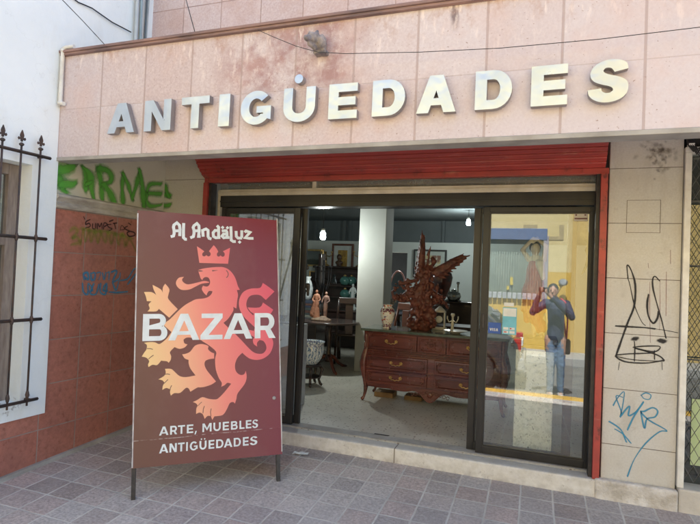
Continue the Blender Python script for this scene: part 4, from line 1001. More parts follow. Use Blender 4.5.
limb(270,300,.04,225,315,.035,-.03,-.05); limb(225,315,.035,180,345,.03,-.05,-.05); limb(180,345,.028,130,350,.022,-.05,-.06); limb(130,350,.018,122,322,.014,-.06,-.06); lump(135,362,.02,-.06)
limb(200,365,.03,165,370,.02,-.05,-.05); limb(280,300,.04,330,330,.032,0,-.03); limb(330,330,.032,370,350,.028,-.03,-.04); limb(370,350,.026,395,385,.02,-.04,-.05); limb(355,375,.03,325,385,.028,-.03,-.03)
limb(395,385,.022,408,410,.014); lump(355,300,.025,-.03); lump(378,318,.02,-.04); limb(255,330,.045,235,380,.035,-.04,-.05); limb(300,330,.04,310,400,.035,-.03,-.05)
for i_ in range(90):   # drapery and curls
    tt_ = rr_.random(); x = 255+rr_.gauss(0,32)+40*(1-tt_); y = 200+tt_*220; lump(x, y, rr_.uniform(.010,.022), rr_.uniform(-.075,-.03), (1,1,1.6))
for i_ in range(34): lump(rr_.uniform(130,255), rr_.uniform(285,375)-rr_.random()*15, rr_.uniform(.011,.02), -.07-rr_.random()*.03)
for i_ in range(22): lump(rr_.uniform(310,400), 330+rr_.uniform(-20,60), rr_.uniform(.010,.018), -.06-rr_.random()*.03)
ang_root = thing('angel_sculpture', 'carved reddish wooden sculpture of a winged angel above tangled figures on the chest', 'sculpture', (ap_(275,510).x, YA, TZ))
def feathers(x0, y0, x1, y1, side, nf, w0):
    """blade like feathers fanning off one edge of the wing; side = direction of that edge"""
    dx_, dy_ = x1-x0, y1-y0
    for row_, (dep, ln) in enumerate(((0., .36), (-.022, .24))):
        for i_ in range(nf):
            u = i_/(nf-1)*(.80 if row_ == 0 else .6); bx, by = x0+dx_*u, y0+dy_*u
            k_ = (1-.75*u)
            ex, ey = bx+dx_*ln*(.75+.25*u)+side[0]*k_*(1 if row_ == 0 else .55), by+dy_*ln*(.75+.25*u)+side[1]*k_*(1 if row_ == 0 else .55)
            mx_, my_ = (bx+ex)/2+side[0]*k_*.12, (by+ey)/2+side[1]*k_*.12
            an.caps(ap_(bx,by,dep), w0*(1.15-.5*u), ap_(mx_,my_,dep-.008), w0*(.95-.35*u), 8); an.caps(ap_(mx_,my_,dep-.008), w0*(.95-.35*u), ap_(ex,ey,dep), .006, 8)
    an.caps(ap_(x0,y0), w0*1.5, ap_(x0+dx_*.6,y0+dy_*.6), w0*1.1); an.caps(ap_(x0+dx_*.6,y0+dy_*.6), w0*1.1, ap_(x1,y1), .006)
feathers(330,222,492,124,(26,58),8,.024)
feathers(268,240,286,28,(-40,8),8,.024)
for (x, y, r) in ((265,235,.05),(290,245,.05),(245,300,.045),(260,350,.06),(300,300,.055),(320,290,.045),(300,380,.06),(340,350,.035),(250,400,.055),(275,420,.07),(320,430,.05),(235,350,.04)): lump(x,y,r,.0)
limb(296,210,.018,318,85,.006); limb(300,130,.01,320,82,.005)
for o_ in (an.bm.verts,):
    for v_ in o_: v_.co -= ang_root.location
blob(an, 'carving', M['carved'], ang_root, .0085, 1, (.004, 45))
def simple(name, label, cat, loc, prof, mat, n=28, grp=None, part='body'):
    r_ = thing(name, label, cat, loc, 0, grp); m_ = MB(); m_.lathe(prof, (0,0,0), n); m_.build(part, mat, r_); return r_
porc = pm('ivory_porcelain', (.66,.63,.56), (.56,.52,.45), 12, .2, 0, .05)
simple('plate', 'shallow white porcelain dish on the right end of the chest', 'dish', (-.80,1.52,TZ), [(.05,0),(.055,.006),(.13,.028),(.135,.032),(.125,.030),(.05,.012)], porc, 36)
pr = thing('candlestick', 'small cream candlestick figure behind the dish on the chest', 'candlestick', (-.86,1.72,TZ)); m_ = MB()
m_.lathe([(.04,0),(.042,.01),(.02,.02),(.014,.06),(.022,.08),(.012,.10),(.012,.16),(.024,.18),(.018,.2)], (0,0,0), 20)
m_.tube([(0,0,.12),(.04,0,.10),(.06,0,.14),(.06,0,.17)], .007, 8); m_.tube([(0,0,.12),(-.04,0,.10),(-.06,0,.14),(-.06,0,.17)], .007, 8); m_.build('stem', porc, pr)
ub = thing('clock', 'small ornate gilt and glass clock behind the carved angel', 'clock', (-1.02,1.80,TZ)); m_ = MB()
m_.box((-.08,-.04,0), (.08,.04,.03), .006); m_.box((-.065,-.03,.03), (-.05,.03,.2), .003); m_.box((.05,-.03,.03), (.065,.03,.2), .003); m_.lathe([(.075,.2),(.06,.225),(.03,.25),(.01,.27)], (0,0,0), 20); m_.build('case', porc, ub)
m_ = MB(); m_.ball((0,-.035,.12), (.04,.01,.04)); m_.build('dial', wht, ub)
# boxes and pot under the chest
for i_, (x, y, sx, sz, lab) in enumerate(((-1.60,1.72,.22,.055,'yellowish cardboard box lying under the left end of the chest'),(-1.26,1.74,.20,.045,'smaller brown cardboard box under the middle of the chest'))):
    m_ = MB(); m_.box((-sx/2,-.1,0), (sx/2,.1,sz), .003); m_.box((-sx/2,-.02,sz), (sx/2,.02,sz+.001)); o = m_.build('cardboard_box', pm('cardboard', (.26,.17,.085), (.2,.12,.06), 5, .8), None); o.location = (x,y,0); tag(o, lab, 'box', 'boxes under the chest')
# dark urn on pedestal behind angel
ur = thing('floor_urn', 'tall dark red glazed urn on a slim stand behind the angel sculpture', 'urn', (-1.28,3.3,0)); m_ = MB()
m_.lathe([(.09,1.02),(.05,1.05),(.09,1.12),(.15,1.28),(.17,1.40),(.15,1.46),(.12,1.48),(.15,1.50)], (0,0,0), 30); m_.build('urn_body', pm('oxblood_glaze', (.16,.035,.02), (.03,.02,.02), 4, .15), ur)
m_ = MB(); m_.lathe([(.16,0),(.16,.04),(.05,.10),(.045,.5),(.06,.85),(.14,.98),(.14,1.02)], (0,0,0), 24); m_.build('stand', M['dark_wood'], ur)
# side table with white figurines behind
def table(name, label, loc, sx, sy, h, mat, topm=None, legs=4, grp=None):
    r_ = thing(name, label, 'table', loc, 0, grp); m_ = MB(); m_.box((-sx/2,-sy/2,h-.03), (sx/2,sy/2,h), .006); m_.build('table_top', topm or mat, r_)
    m_ = MB(); m_.box((-sx/2+.04,-sy/2+.04,h-.11), (sx/2-.04,sy/2-.04,h-.0305)); m_.build('table_apron', mat, r_)
    for a_ in (-1,1):
        for b_ in (-1,1):
            m_ = MB(); m_.tube([(a_*(sx/2-.06),b_*(sy/2-.06),h-.1105),(a_*(sx/2-.055),b_*(sy/2-.055),h*.6),(a_*(sx/2-.075),b_*(sy/2-.075),.15),(a_*(sx/2-.05),b_*(sy/2-.05),0)], 0, 8, rr=[.028,.03,.017,.022]); m_.build('leg', mat, r_)
    return r_
table('side_table', 'dark side table with white papers standing behind the carved chest, near the column', (-1.0,2.75,0), .9, .45, .78, M['dark_wood'])
# planter on carved stand
pt_ = thing('planter', 'round blue and white porcelain planter on a carved black stand', 'planter', (-2.60,1.78,.262))
t = NT('blue_white_porcelain'); cc = coords(t); sp = t.n('ShaderNodeSeparateXYZ', {0: cc}).outputs
th = t.math('ARCTAN2', sp[1], sp[0])
ws = t.math('SINE', t.math('ADD', t.math('MULTIPLY', th, 26), t.math('MULTIPLY', t.noise(cc, 18, 4), 16)))
c0 = t.mix(t.ramp(ws, .0, .5), (.62,.65,.66), (.14,.22,.34))
c0 = t.mix(t.ramp(t.noise(cc, 40, 3), .55, .62), c0, (.7,.72,.7))
bd = t.ramp(t.math('ABSOLUTE', t.math('SUBTRACT', sp[2], .245)), .022, .018)
c0 = t.mix(bd, c0, t.mix(t.ramp(t.noise(cc, 55, 2), .45, .5), (.68,.69,.68), (.20,.22,.34)))
t.bsdf(c0, .15, 0, None)
m_ = MB(); m_.lathe([(.09,0),(.10,.01),(.145,.08),(.172,.16),(.172,.21),(.160,.235),(.165,.26),(.178,.272),(.178,.28),(.16,.28),(.15,.25),(.15,.18),(.10,.06)], (0,0,0), 40); m_.build('bowl', t.m, pt_)
sd = thing('planter_stand', 'low black carved wooden stand under the blue and white planter', 'stand', (-2.60,1.78,0)); m_ = MB()
m_.lathe([(.12,.235),(.145,.24),(.145,.258),(.12,.26)], (0,0,0), 28); m_.lathe([(.13,.10),(.14,.105),(.14,.115),(.13,.12)], (0,0,0), 28); m_.build('ring', M['dark_wood'], sd)
for k_ in range(5):
    a_ = k_*2*PI/5+.2; m_ = MB(); pts_ = [(.135,.24,.018),(.16,.20,.022),(.14,.13,.016),(.12,.08,.016),(.14,.03,.018),(.165,.012,.014)]
    m_.tube([(r_*math.cos(a_), r_*math.sin(a_), z) for r_, z, q in pts_], 0, 8, rr=[q for r_, z, q in pts_]); m_.build('leg', M['dark_wood'], sd)
# round pedestal table
rtb = thing('round_table', 'round dark pedestal table with carved red brown tripod feet behind the planter', 'table', (-2.78,2.85,0)); m_ = MB()
m_.lathe([(.40,.675),(.43,.685),(.43,.70),(.42,.708)], (0,0,0), 48); m_.build('table_top', pm('dark_polished', (.045,.03,.028), (.07,.05,.045), 6, .2, 0, .03), rtb)
m_ = MB(); m_.lathe([(.05,.12),(.06,.16),(.035,.22),(.03,.42),(.05,.5),(.03,.56),(.06,.64),(.12,.674)], (0,0,0), 20); m_.build('pedestal', M['dark_wood'], rtb)
for a_ in (-.9,1.2,3.3):
    m_ = MB(); pp_ = [(.03,.20,.03),(.12,.17,.028),(.22,.08,.024),(.32,.03,.022),(.40,.018,.016)]; m_.tube([(r_*math.cos(a_), r_*math.sin(a_), z) for r_, z, q in pp_], 0, 8, rr=[q for r_, z, q in pp_]); m_.build('leg', M['carved'], rtb)
# figure group
def figurine(mb, x, y, z0, h, lean=0, arm=1, robe=True):
    """small standing human figure"""
    z = lambda f: z0+h*f
    mb.caps((x,y,z(.0)), h*(.13 if robe else .06), (x,y,z(.45)), h*.085)
    mb.caps((x,y,z(.45)), h*.085, (x+lean*.3,y,z(.62)), h*.075); mb.caps((x+lean*.3,y,z(.62)), h*.075, (x+lean*.5,y,z(.78)), h*.085)
    for s_ in (-1,1):
        mb.caps((x+lean*.5+s_*h*.08,y,z(.80)), h*.035, (x+lean*.5+s_*h*.15,y-h*.03,z(.65)), h*.028); mb.caps((x+lean*.5+s_*h*.15,y-h*.03,z(.65)), h*.028, (x+s_*arm*h*.1,y-h*.12,z(.58)), h*.02)
    mb.caps((x+lean*.5,y,z(.82)), h*.03, (x+lean*.55,y,z(.88)), h*.03); mb.ball((x+lean*.6,y-h*.01,z(.93)), (h*.052,h*.06,h*.068), 12)
fg = thing('figurine_group', 'painted figurine pair on a rocky base standing on the round table', 'figurine', (-2.88,2.76,.708)); m_ = MB()
figurine(m_, -.075, 0, .04, .40, -.01); m_.caps((-.14,0,.08), .04, (-.11,0,.26), .03)
blob(m_, 'robed_figure', pm('peach_robe', (.42,.20,.12), (.30,.12,.07), 14, .6), fg, .008, 1, (.003, 60))
m_ = MB(); figurine(m_, .06, .0, .04, .38, .015, 1, False); blob(m_, 'second_figure', pm('figure_skin', (.48,.27,.19), (.10,.06,.06), 9, .6), fg, .008, 1, (.002, 60))
m_ = MB(); m_.ball((0,0,.01), (.16,.10,.04)); m_.ball((.04,-.02,.03), (.07,.05,.04)); blob(m_, 'base', pm('fig_base', (.30,.22,.15), (.16,.1,.07), 20, .7), fg, .01, 1, (.006, 40))
# second row tables, chair, statue, pots
table('writing_table', 'dark rectangular table with a white paper, behind the round table', (-2.85,4.3,0), 1.7, .6, .78, M['dark_wood'])
m_ = MB(); m_.box((-.18,-.1,0), (.18,.1,.012), .002); o = m_.build('papers', wht); o.location = (-2.35,4.15,.7815); tag(o, 'flat white papers lying on the dark rectangular table', 'papers')
bs = thing('marble_bust', 'small pale stone figure standing on the dark rectangular table', 'figurine', (-2.93,4.25,.78)); m_ = MB(); figurine(m_, 0,0,.03,.42,0,1); m_.cbox((0,0,.02),(.16,.12,.04)); blob(m_, 'figure', pm('pale_stone', (.50,.54,.52), (.38,.42,.40), 10, .6), bs, .009, 1, (.003, 50))
fp = thing('flower_pot', 'little potted dried flowers on the table in front of the column', 'plant', (-2.25,4.2,.78)); m_ = MB(); m_.lathe([(.04,0),(.06,.1),(.065,.11),(.05,.11)], (0,0,0), 16); m_.build('pot', M['red_wood'], fp)
m_ = MB(); rr_ = random.Random(5)
for i_ in range(60):
    a_ = rr_.uniform(0,6.28); q = Vector((.10*math.cos(a_)*rr_.random(), .10*math.sin(a_)*rr_.random(), rr_.uniform(.12,.30))); m_.tube([(0,0,.1), q*.6+Vector((0,0,.04)), q], .0016, 4); m_.ball(q, rr_.uniform(.006,.014), 6)
m_.build('foliage', pm('dried_leaves', (.16,.14,.07), (.28,.16,.10), 30, .8), fp)
def chair(loc, rz, label, mat):
    r_ = thing('chair', label, 'chair', loc, rz); m_ = MB(); m_.box((-.22,-.22,.42), (.22,.22,.465), .015); m_.build('seat', mat, r_)
    for a_ in (-1,1):
        m_ = MB(); m_.tube([(a_*.19,-.19,.42),(a_*.195,-.20,.2),(a_*.2,-.21,0)], .018, 8); m_.build('leg', mat, r_)
        m_ = MB(); m_.tube([(a_*.2,.24,0),(a_*.19,.2,.42),(a_*.18,.22,.75),(a_*.16,.27,1.0)], .019, 8); m_.build('leg', mat, r_)
    m_ = MB(); m_.box((-.17,.245,.93), (.17,.275,1.03), .01); m_.box((-.06,.222,.465), (.06,.24,.93), .005); m_.tube([(-.18,.215,.6),(.18,.215,.6)], .012, 6); m_.build('backrest', mat, r_); return r_
chair((-2.35,3.75,0), 2.9, 'red brown wooden chair in front of the column', M['red_wood'])
chair((-1.75,2.55,0), -.5, 'dark reddish wooden chair just behind the porcelain vase', M['red_wood'])
chair((-3.25,3.75,0), 2.7, 'black wooden chair half hidden behind the round table', M['dark_wood'])
chair((-2.75,3.65,0), 3.4, 'dark wooden chair pulled up to the dark rectangular table', M['dark_wood'])
wu = simple('garden_stool', 'pale round ceramic garden stool near the left door leaf', 'stool', (-3.05,2.25,0), [(.12,0),(.15,.05),(.19,.18),(.20,.25),(.18,.36),(.14,.42),(.10,.43)], pm('celadon', (.42,.46,.43), (.34,.38,.36), 10, .25), 30)
# cabinet with teal lamps, pictures
cbn = thing('cabinet', 'tall black carved cabinet against the back wall under the leaning picture', 'cabinet', (-4.0,6.65,0)); m_ = MB()
m_.box((-.62,-.25,0), (.62,.2,1.2), .01); m_.box((-.68,-.29,1.2), (.68,.22,1.26), .01); m_.box((-.5,-.27,.1), (-.03,-.2505,1.1), .01); m_.box((.03,-.27,.1), (.5,-.2505,1.1), .01)
for sx in (-1,1): m_.lathe([(.04,0),(.05,.1),(.03,.2),(.045,.6),(.03,1.0),(.05,1.19)], (sx*.6,-.28,0), 12)
m_.build('carcass', M['dark_wood'], cbn)
m_ = MB(); m_.box((-.60,-.22,1.26),(.60,.20,1.50), .01); m_.box((-.64,-.25,1.50),(.64,.22,1.55), .01); m_.build('upper_shelf', M['dark_wood'], cbn)
teal = pm('teal_glass', (.04,.13,.115), (.07,.18,.155), 14, .15)
for i_, (px, py, lab) in enumerate(((345,281,'upper left teal glass globe'),(351.5,281,'upper right teal glass globe'),(345,294,'lower left teal glass globe'),(351,295,'lower right teal glass globe'))):
    p = at(px, py, 1, 4.85+.1*(i_ % 2)); r_ = thing('glass_globe', lab+' hanging on the dark display rack in front of the column', 'lamp', (p.x,p.y,p.z-.08), 0, 'teal glass globes'); m_ = MB(); m_.lathe([(.02,0),(.07,.02),(.098,.07),(.098,.10),(.07,.145),(.03,.165)], (0,0,0), 24); m_.build('globe', teal, r_)
    m_ = MB(); m_.lathe([(.03,.165),(.03,.18),(.012,.2)], (0,0,0), 12); m_.build('cap', M['gold'], r_)
rk = thing('display_rack', 'dark wooden display rack holding the teal glass globes', 'rack', (-3.42,4.95,0)); m_ = MB()
for x in (-.42,.42): m_.box((x-.03,-.05,0), (x+.03,.15,1.75), .004)
for z in (.5,.95,1.16,1.42): m_.box((-.39,-.05,z-.012), (.39,.15,z+.012))
m_.box((-.44,.15,0), (.44,.17,1.2)); m_.build('rack_frame', M['dark_wood'], rk)
sbd = thing('sideboard', 'low black sideboard crowded with small ornaments behind the round table', 'sideboard', (-3.75,5.5,0)); m_ = MB()
m_.box((-.75,-.22,.08), (.75,.22,.98), .01); m_.box((-.79,-.25,.98), (.79,.24,1.02), .008)
for i_ in range(4): m_.box((-.72+.365*i_,-.235,.14), (-.38+.365*i_,-.2205,.92), .01)
for sx in (-.7,.7): m_.lathe([(.04,0),(.05,.04),(.03,.08)], (sx,-.15,0), 10)
m_.build('carcass', M['dark_wood'], sbd)
rr_ = random.Random(21)
for i_, (c_, lb) in enumerate((((.10,.05,.03),'squat brown jar first from the left on the sideboard'),((.30,.31,.28),'slender grey vase second from the left on the sideboard'),((.05,.06,.06),'black bottle vase third from the left on the sideboard'),((.22,.08,.05),'red brown jar fourth from the left on the sideboard'),((.25,.24,.20),'pale jar at the right end of the sideboard'))):
    h = (.14,.30,.34,.20,.24)[i_]; r = (.08,.045,.06,.07,.06)[i_]
    simple('jar', lb, 'jar', (-4.35+.30*i_,5.45,1.021), [(r*.6,0),(r*.7,.01),(r,h*.4),(r*.85,h*.65),(r*.4,h*.82),(r*.5,h),(r*.42,h)], pm('glaze', c_, None, 12, .2), 20)
def picture(name, label, px0, py0, px1, py1, y, fcol, inner, mat_in, fw_=.05, lean=0):
    py0, py1 = min(py0, py1), max(py0, py1)
    a_ = at(px0, py1, 1, y); b_ = at(px1, py0, 1, y); cx = (a_.x+b_.x)/2
    r_ = thing(name, label, 'picture', (cx,y,a_.z)); w = (b_.x-a_.x)/2; h = b_.z-a_.z
    m_ = MB()
    for q in ((-w,-w+fw_,0,h),(w-fw_,w,0,h),(-w+fw_,w-fw_,0,fw_),(-w+fw_,w-fw_,h-fw_,h)): m_.box((q[0],-.03,q[2]), (q[1],.015,q[3]), .006)
    m_.build('picture_frame', fcol, r_)
    m_ = MB(); m_.box((-w+fw_,-.004,fw_), (w-fw_,.01,h-fw_)); m_.build('mount', inner, r_)
    if mat_in:
        mg = mat_in[1]; m_ = MB(); m_.box((-w+fw_+mg,-.008,fw_+mg*1.2), (w-fw_-mg,-.0045,h-fw_-mg)); m_.build('artwork', mat_in[0], r_)
    return r_
t = NT('landscape_painting'); cc = coords(t); sp = t.n('ShaderNodeSeparateXYZ', {0: cc}).outputs
hh = t.math('ADD', sp[2], t.math('MULTIPLY', t.noise(cc, 7, 4), .12))
c0 = t.mix(t.ramp(hh, .21, .24), (.05,.06,.045), (.16,.19,.18)); c0 = t.mix(t.ramp(hh, .3, .4), c0, (.13,.15,.16)); t.bsdf(c0, .5)
picture('landscape_painting', 'small framed dark landscape painting on the left of the back wall', 304,266,324,249.5,6.97, M['gold'], t.m, None, .04)
t = NT('golden_drawing'); cc = coords(t); c0 = t.mix(t.ramp(t.noise(cc, 14, 6, .7), .42, .55), (.55,.36,.08), (.34,.20,.05)); t.bsdf(c0, .6)
picture('framed_print', 'tall framed golden print with a wide white mount leaning above the cabinet', 331,281,354,244,6.80, M['red_wood'], plain('mount_white', (.62,.66,.63)), (t.m,.10), .045)
t = NT('abstract_print'); cc = coords(t); c0 = t.mix(t.ramp(t.noise(cc, 6, 3, .6), .48, .52), (.46,.38,.20), (.20,.10,.07)); c0 = t.mix(t.ramp(t.noise(cc, 9, 2), .55, .58), c0, (.45,.45,.35)); t.bsdf(c0, .6)
picture('black_framed_print', 'black framed yellow print on the back wall behind the angel', 413,277,447,250,6.97, M['black'], plain('mount_pale', (.42,.46,.42)), (t.m,.09), .035)
picture('small_picture', 'small dark oval portrait in a gilt frame above the sideboard', 309,284,318,271,6.97, M['gold'], M['dark_wood'], None, .03)
picture('small_picture', 'narrow dark framed picture at far left of the back wall', 296,262,302,246,6.97, M['black'], plain('dim_print', (.2,.2,.17)), None, .03)
a_ = at(437,300,1,4.6); b_ = at(475,300,1,4.6)
cs = thing('console_table', 'long black console table with silverware behind the right end of the chest', 'table', ((a_.x+b_.x)/2,4.6,0)); m_ = MB(); w_ = (b_.x-a_.x)/2
m_.box((-w_,-.2,.0), (w_,.2,a_.z-.03), .01); m_.box((-w_-.04,-.24,a_.z-.03), (w_+.04,.24,a_.z), .006); m_.build('carcass', M['dark_wood'], cs)
silver = pm('tarnished_silver', (.55,.55,.50), (.30,.30,.27), 14, .25, .9)
for i_, (px_, h_, lb) in enumerate(((441,.26,'short silver candlestick at the left end of the black console'),(449,.40,'tall silver candlestick in the middle of the black console'),(458,.32,'silver candlestick nearest the door on the black console'))):
    q = at(px_,300,1,4.55); simple('silver_candlestick', lb, 'candlestick', (q.x,4.5,a_.z+.001), [(.06,0),(.065,.012),(.02,.03),(.014,h_*.3),(.03,h_*.4),(.012,h_*.5),(.014,h_*.85),(.03,h_*.92),(.022,h_)], silver, 18, 'silver candlesticks on the console')
q = at(453,306,1,4.4)
simple('tureen', 'big round pewter tureen on the front edge of the black console', 'tureen', (q.x,4.45,a_.z+.001), [(.05,0),(.09,.02),(.12,.08),(.10,.14),(.04,.16),(.05,.18),(.01,.2)], silver, 24)
# clutter on the cabinet and left side
def candel(name, lab, loc, h, mat, arms=3):
    r_ = thing(name, lab, 'candelabrum', loc); m_ = MB(); m_.lathe([(.09,0),(.09,.02),(.03,.05),(.018,.2),(.03,h*.5),(.015,h*.55),(.015,h)], (0,0,0), 14)
    for k_ in range(arms):
        a_ = k_*2*PI/arms; m_.tube([(0,0,h*.75),(.08*math.cos(a_),.08*math.sin(a_),h*.66),(.14*math.cos(a_),.14*math.sin(a_),h*.78),(.14*math.cos(a_),.14*math.sin(a_),h*.92)], .009, 6)
        m_.lathe([(.012,0),(.025,.01),(.02,.03)], (.14*math.cos(a_),.14*math.sin(a_),h*.92), 10)
    m_.build('stem', mat, r_); return r_
candel('candelabrum', 'black iron candelabrum rising left of the cabinet', (-3.55,4.4,0), 1.62, M['black_metal'], 5)
candel('candelabrum', 'gilt candelabrum standing at the left end of the cabinet top', (-4.42,6.6,1.55), .32, M['gold'], 3)
candel('candelabrum', 'brass candlestick at the right end of the cabinet top', (-3.62,6.6,1.55), .34, M['gold'], 2)
sb = thing('bronze_bust', 'small dark bronze bust at the foot of the leaning picture', 'bust', (-4.08,6.55,1.55)); m_ = MB(); m_.ball((0,0,.20), (.055,.06,.07)); m_.caps((0,0,.05),.05,(0,0,.14),.03); m_.ball((0,0,.08),(.09,.05,.05)); m_.cbox((0,0,.02),(.09,.09,.05)); blob(m_, 'bust', pm('bronze', (.10,.055,.03), (.06,.03,.02), 9, .4), sb, .01, 1)
# left-hand stack of trays / books seen beside the door
stk = thing('stack_of_books', 'untidy stack of dark books on the table edge left of the figurine', 'books', (-3.35,3.3,.0)); rr_ = random.Random(11); z = 0
m_ = MB(); m_.box((-.25,-.2,0), (.25,.2,.62), .01); m_.build('plinth', M['dark_wood'], stk); z = .621
for i_ in range(9):
    h = rr_.uniform(.025,.05); m_ = MB(); w_ = rr_.uniform(.13,.2); o1 = rr_.uniform(-.03,.03); m_.box((o1-w_,-.13,z), (o1+w_,.13,z+h), .004); m_.build('book', plain('book_cover', rr_.choice([(.06,.07,.07),(.10,.05,.04),(.20,.20,.17),(.04,.05,.08)]), .6), stk); z += h+.001
wv = simple('white_vase', 'slim white patterned vase on the stack beside the left door', 'vase', (-3.35,3.3,z), [(.05,0),(.07,.06),(.085,.18),(.06,.28),(.035,.33),(.05,.37),(.04,.37)], pm('white_glaze', (.55,.57,.55), (.3,.33,.36), 30, .2), 26)
fw_ = thing('bentwood_mirror', 'dark framed cheval mirror standing in the dark passage of the back wall', 'mirror', (-2.95,7.4,0)); m_ = MB(); m_.tube([(.2*math.cos(a_),0,.95+.55*math.sin(a_)) for a_ in [j*PI/12 for j in range(25)]], .02, 8); m_.tube([(-.22,0,0),(-.22,0,1.0)], .015, 6); m_.tube([(.22,0,0),(.22,0,1.0)], .015, 6); m_.tube([(-.25,-.1,0.02),(.25,.1,.02)], .015, 6); m_.build('mirror_frame', M['red_wood'], fw_)
m_ = MB(); m_.prism([(.185*math.cos(a_),.95+.53*math.sin(a_)) for a_ in [j*PI/12 for j in range(24)]], lambda u, v, d: (u,d,v), -.004, .004); m_.build('mirror_glass', plain('dark_mirror', (.03,.035,.035), .1), fw_)
# left display behind the left leaf
cu = MB()
for i_ in range(14): cu.tube([(-2.9+i_*.05,.62+.02*(i_ % 2),.95),(-2.9+i_*.05,.62+.02*(i_ % 2),1.95)], .032, 8)
tag(cu.build('net_curtain', pm('lace', (.62,.64,.62), (.5,.52,.5), 30, .9)), 'short white lace curtain hanging inside the left door leaf', 'curtain')
hs = thing('horse_sculpture', 'dark bronze rearing horse on a plinth behind the left door leaf', 'sculpture', (-2.42,.75,0)); m_ = MB()
m_.box((-.16,-.16,0), (.16,.16,.85), .01); m_.build('plinth', pm('grey_plinth', (.33,.34,.34), (.25,.26,.26), 6, .7), hs)
m_ = MB(); b_ = .86
m_.caps((-.10,0,b_+.22),.08,(.06,0,b_+.40),.075); m_.caps((.06,0,b_+.40),.06,(.12,0,b_+.62),.04); m_.caps((.12,0,b_+.64),.045,(.19,0,b_+.58),.025)
m_.caps((-.12,.03,b_+.20),.045,(-.02,.03,b_+.12),.028); m_.caps((-.02,.03,b_+.12),.025,(-.08,.03,b_+.0),.018); m_.caps((-.12,-.03,b_+.20),.045,(-.04,-.03,b_+.10),.028); m_.caps((-.04,-.03,b_+.10),.025,(-.10,-.03,b_+.0),.018)
m_.caps((.08,.03,b_+.38),.035,(.2,.03,b_+.40),.022); m_.caps((.2,.03,b_+.40),.02,(.2,.03,b_+.30),.015); m_.caps((.08,-.03,b_+.36),.035,(.19,-.03,b_+.34),.022); m_.caps((.19,-.03,b_+.34),.02,(.17,-.03,b_+.24),.015)
m_.caps((-.16,0,b_+.24),.02,(-.25,0,b_+.06),.01); m_.cbox((-.04,0,b_-.01),(.26,.14,.03))
for k_ in range(6): m_.ball((.06+.01*k_,0,b_+.45+.035*k_), (.03,.012,.025), 8)
blob(m_, 'horse', pm('dark_bronze', (.05,.045,.04), (.08,.06,.04), 12, .4), hs, .008, 1)
# lamps that are lit
def bulb(px, py, y, L, lab):
    p = at(px, py, 1, y); r_ = thing('pendant_lamp', lab, 'lamp', (p.x,p.y,2.659), 0, 'lit pendant lamps in the shop')
    m_ = MB(); m_.tube([(0,0,0),(0,0,p.z-2.659+.09)], .004, 6); m_.build('cord', M['black'], r_)
    m_ = MB(); z_ = p.z-2.659; m_.lathe([(.014,z_+.09),(.026,z_+.085),(.026,z_+.05),(.02,z_+.045)], (0,0,0), 14); m_.build('lamp_holder', M['cream_metal'], r_)
    m_ = MB(); m_.lathe([(.02,z_+.044),(.036,z_+.03),(.038,z_-.04),(.03,z_-.06),(.01,z_-.065)], (0,0,0), 16)
    t = NT('lit_bulb'); e_ = t.n('ShaderNodeEmission', {0: (.75,.95,1,1), 1: 26.}); t.t.links.new(e_.outputs[0], t.out.inputs[0]); m_.build('bulb', t.m, r_)
    li = bpy.data.lights.new('bulb_light', 'POINT'); li.energy = L*1.25; li.color = (.93,1,.96); li.shadow_soft_size = .05; lo_ = bpy.data.objects.new('bulb_light', li); COL.objects.link(lo_); lo_.parent = r_; lo_.location = (0,0,z_-.12)
bulb(323,235,2.45,10,'lit cool white bulb hanging in front of the left dark panel'); bulb(468.6,222,5.6,6,'lit bulb hanging beside the right sliding door')
# pedestal + statue behind the right door
pd = thing('marble_pedestal', 'speckled pale marble pedestal with a dark top behind the right glass door', 'pedestal', (.012,.56,0)); m_ = MB()
t = NT('speckled_marble'); cc = coords(t)
c0 = t.mix(t.ramp(t.noise(cc, 26, 5, .7), .5, .62), (.88,.90,.84), (.62,.66,.60)); c0 = t.mix(t.ramp(t.noise(cc, 60, 3, .6), .62, .68), c0, (.14,.16,.14)); t.bsdf(c0, .3)
m_.box((-.15,-.14,0), (.15,.14,.822), .004); m_.build('shaft', t.m, pd)
m_ = MB(); m_.box((-.17,-.16,.8225), (.17,.16,.845), .004); m_.box((-.19,-.18,.8455), (.19,.18,.875), .006); m_.box((-.175,-.165,.8755), (.175,.165,.925), .006); m_.build('pedestal_top', pm('dark_marble', (.055,.055,.05), (.10,.09,.08), 10, .3), pd)
sta = thing('dancer_statue', 'statue of a woman in a red draped dress with both arms crossed over her head', 'statue', (.0,.55,.925))
skin_p = pm('pale_statue_skin', (.78,.70,.56), (.66,.57,.44), 8, .5)
m_ = MB()
m_.caps((.0,0,.58),.055,(-.005,0,.66),.045); m_.caps((-.005,0,.66),.022,(-.005,-.01,.71),.022); m_.ball((-.01,-.02,.745), (.04,.046,.052))
m_.caps((.06,0,.655),.024,(.075,-.03,.77),.02); m_.caps((.075,-.03,.77),.019,(.0,-.05,.835),.014); m_.caps((-.06,0,.655),.024,(-.115,-.03,.735),.02); m_.caps((-.115,-.03,.735),.019,(-.03,-.055,.835),.014)
m_.caps((.0,-.05,.835),.016,(-.03,-.06,.80),.012); m_.caps((-.03,-.055,.835),.014,(.02,-.06,.82),.012)
for sx in (-1,1): m_.caps((sx*.03+.03,-.01,.16),.03,(sx*.028+.03,-.02,.02),.018); m_.caps((sx*.028+.03,-.02,.02),.016,(sx*.03+.03,-.07,.012),.012)
m_.caps((.03,-.06,.62),.04,(.06,-.07,.50),.02)
blob(m_, 'figure', skin_p, sta, .007, 2)
m_ = MB(); m_.ball((-.015,.012,.765), (.05,.045,.048)); m_.ball((-.02,.05,.75),(.03,.03,.03)); blob(m_, 'hair', plain('dark_hair', (.04,.03,.03), .6), sta, .008, 1)
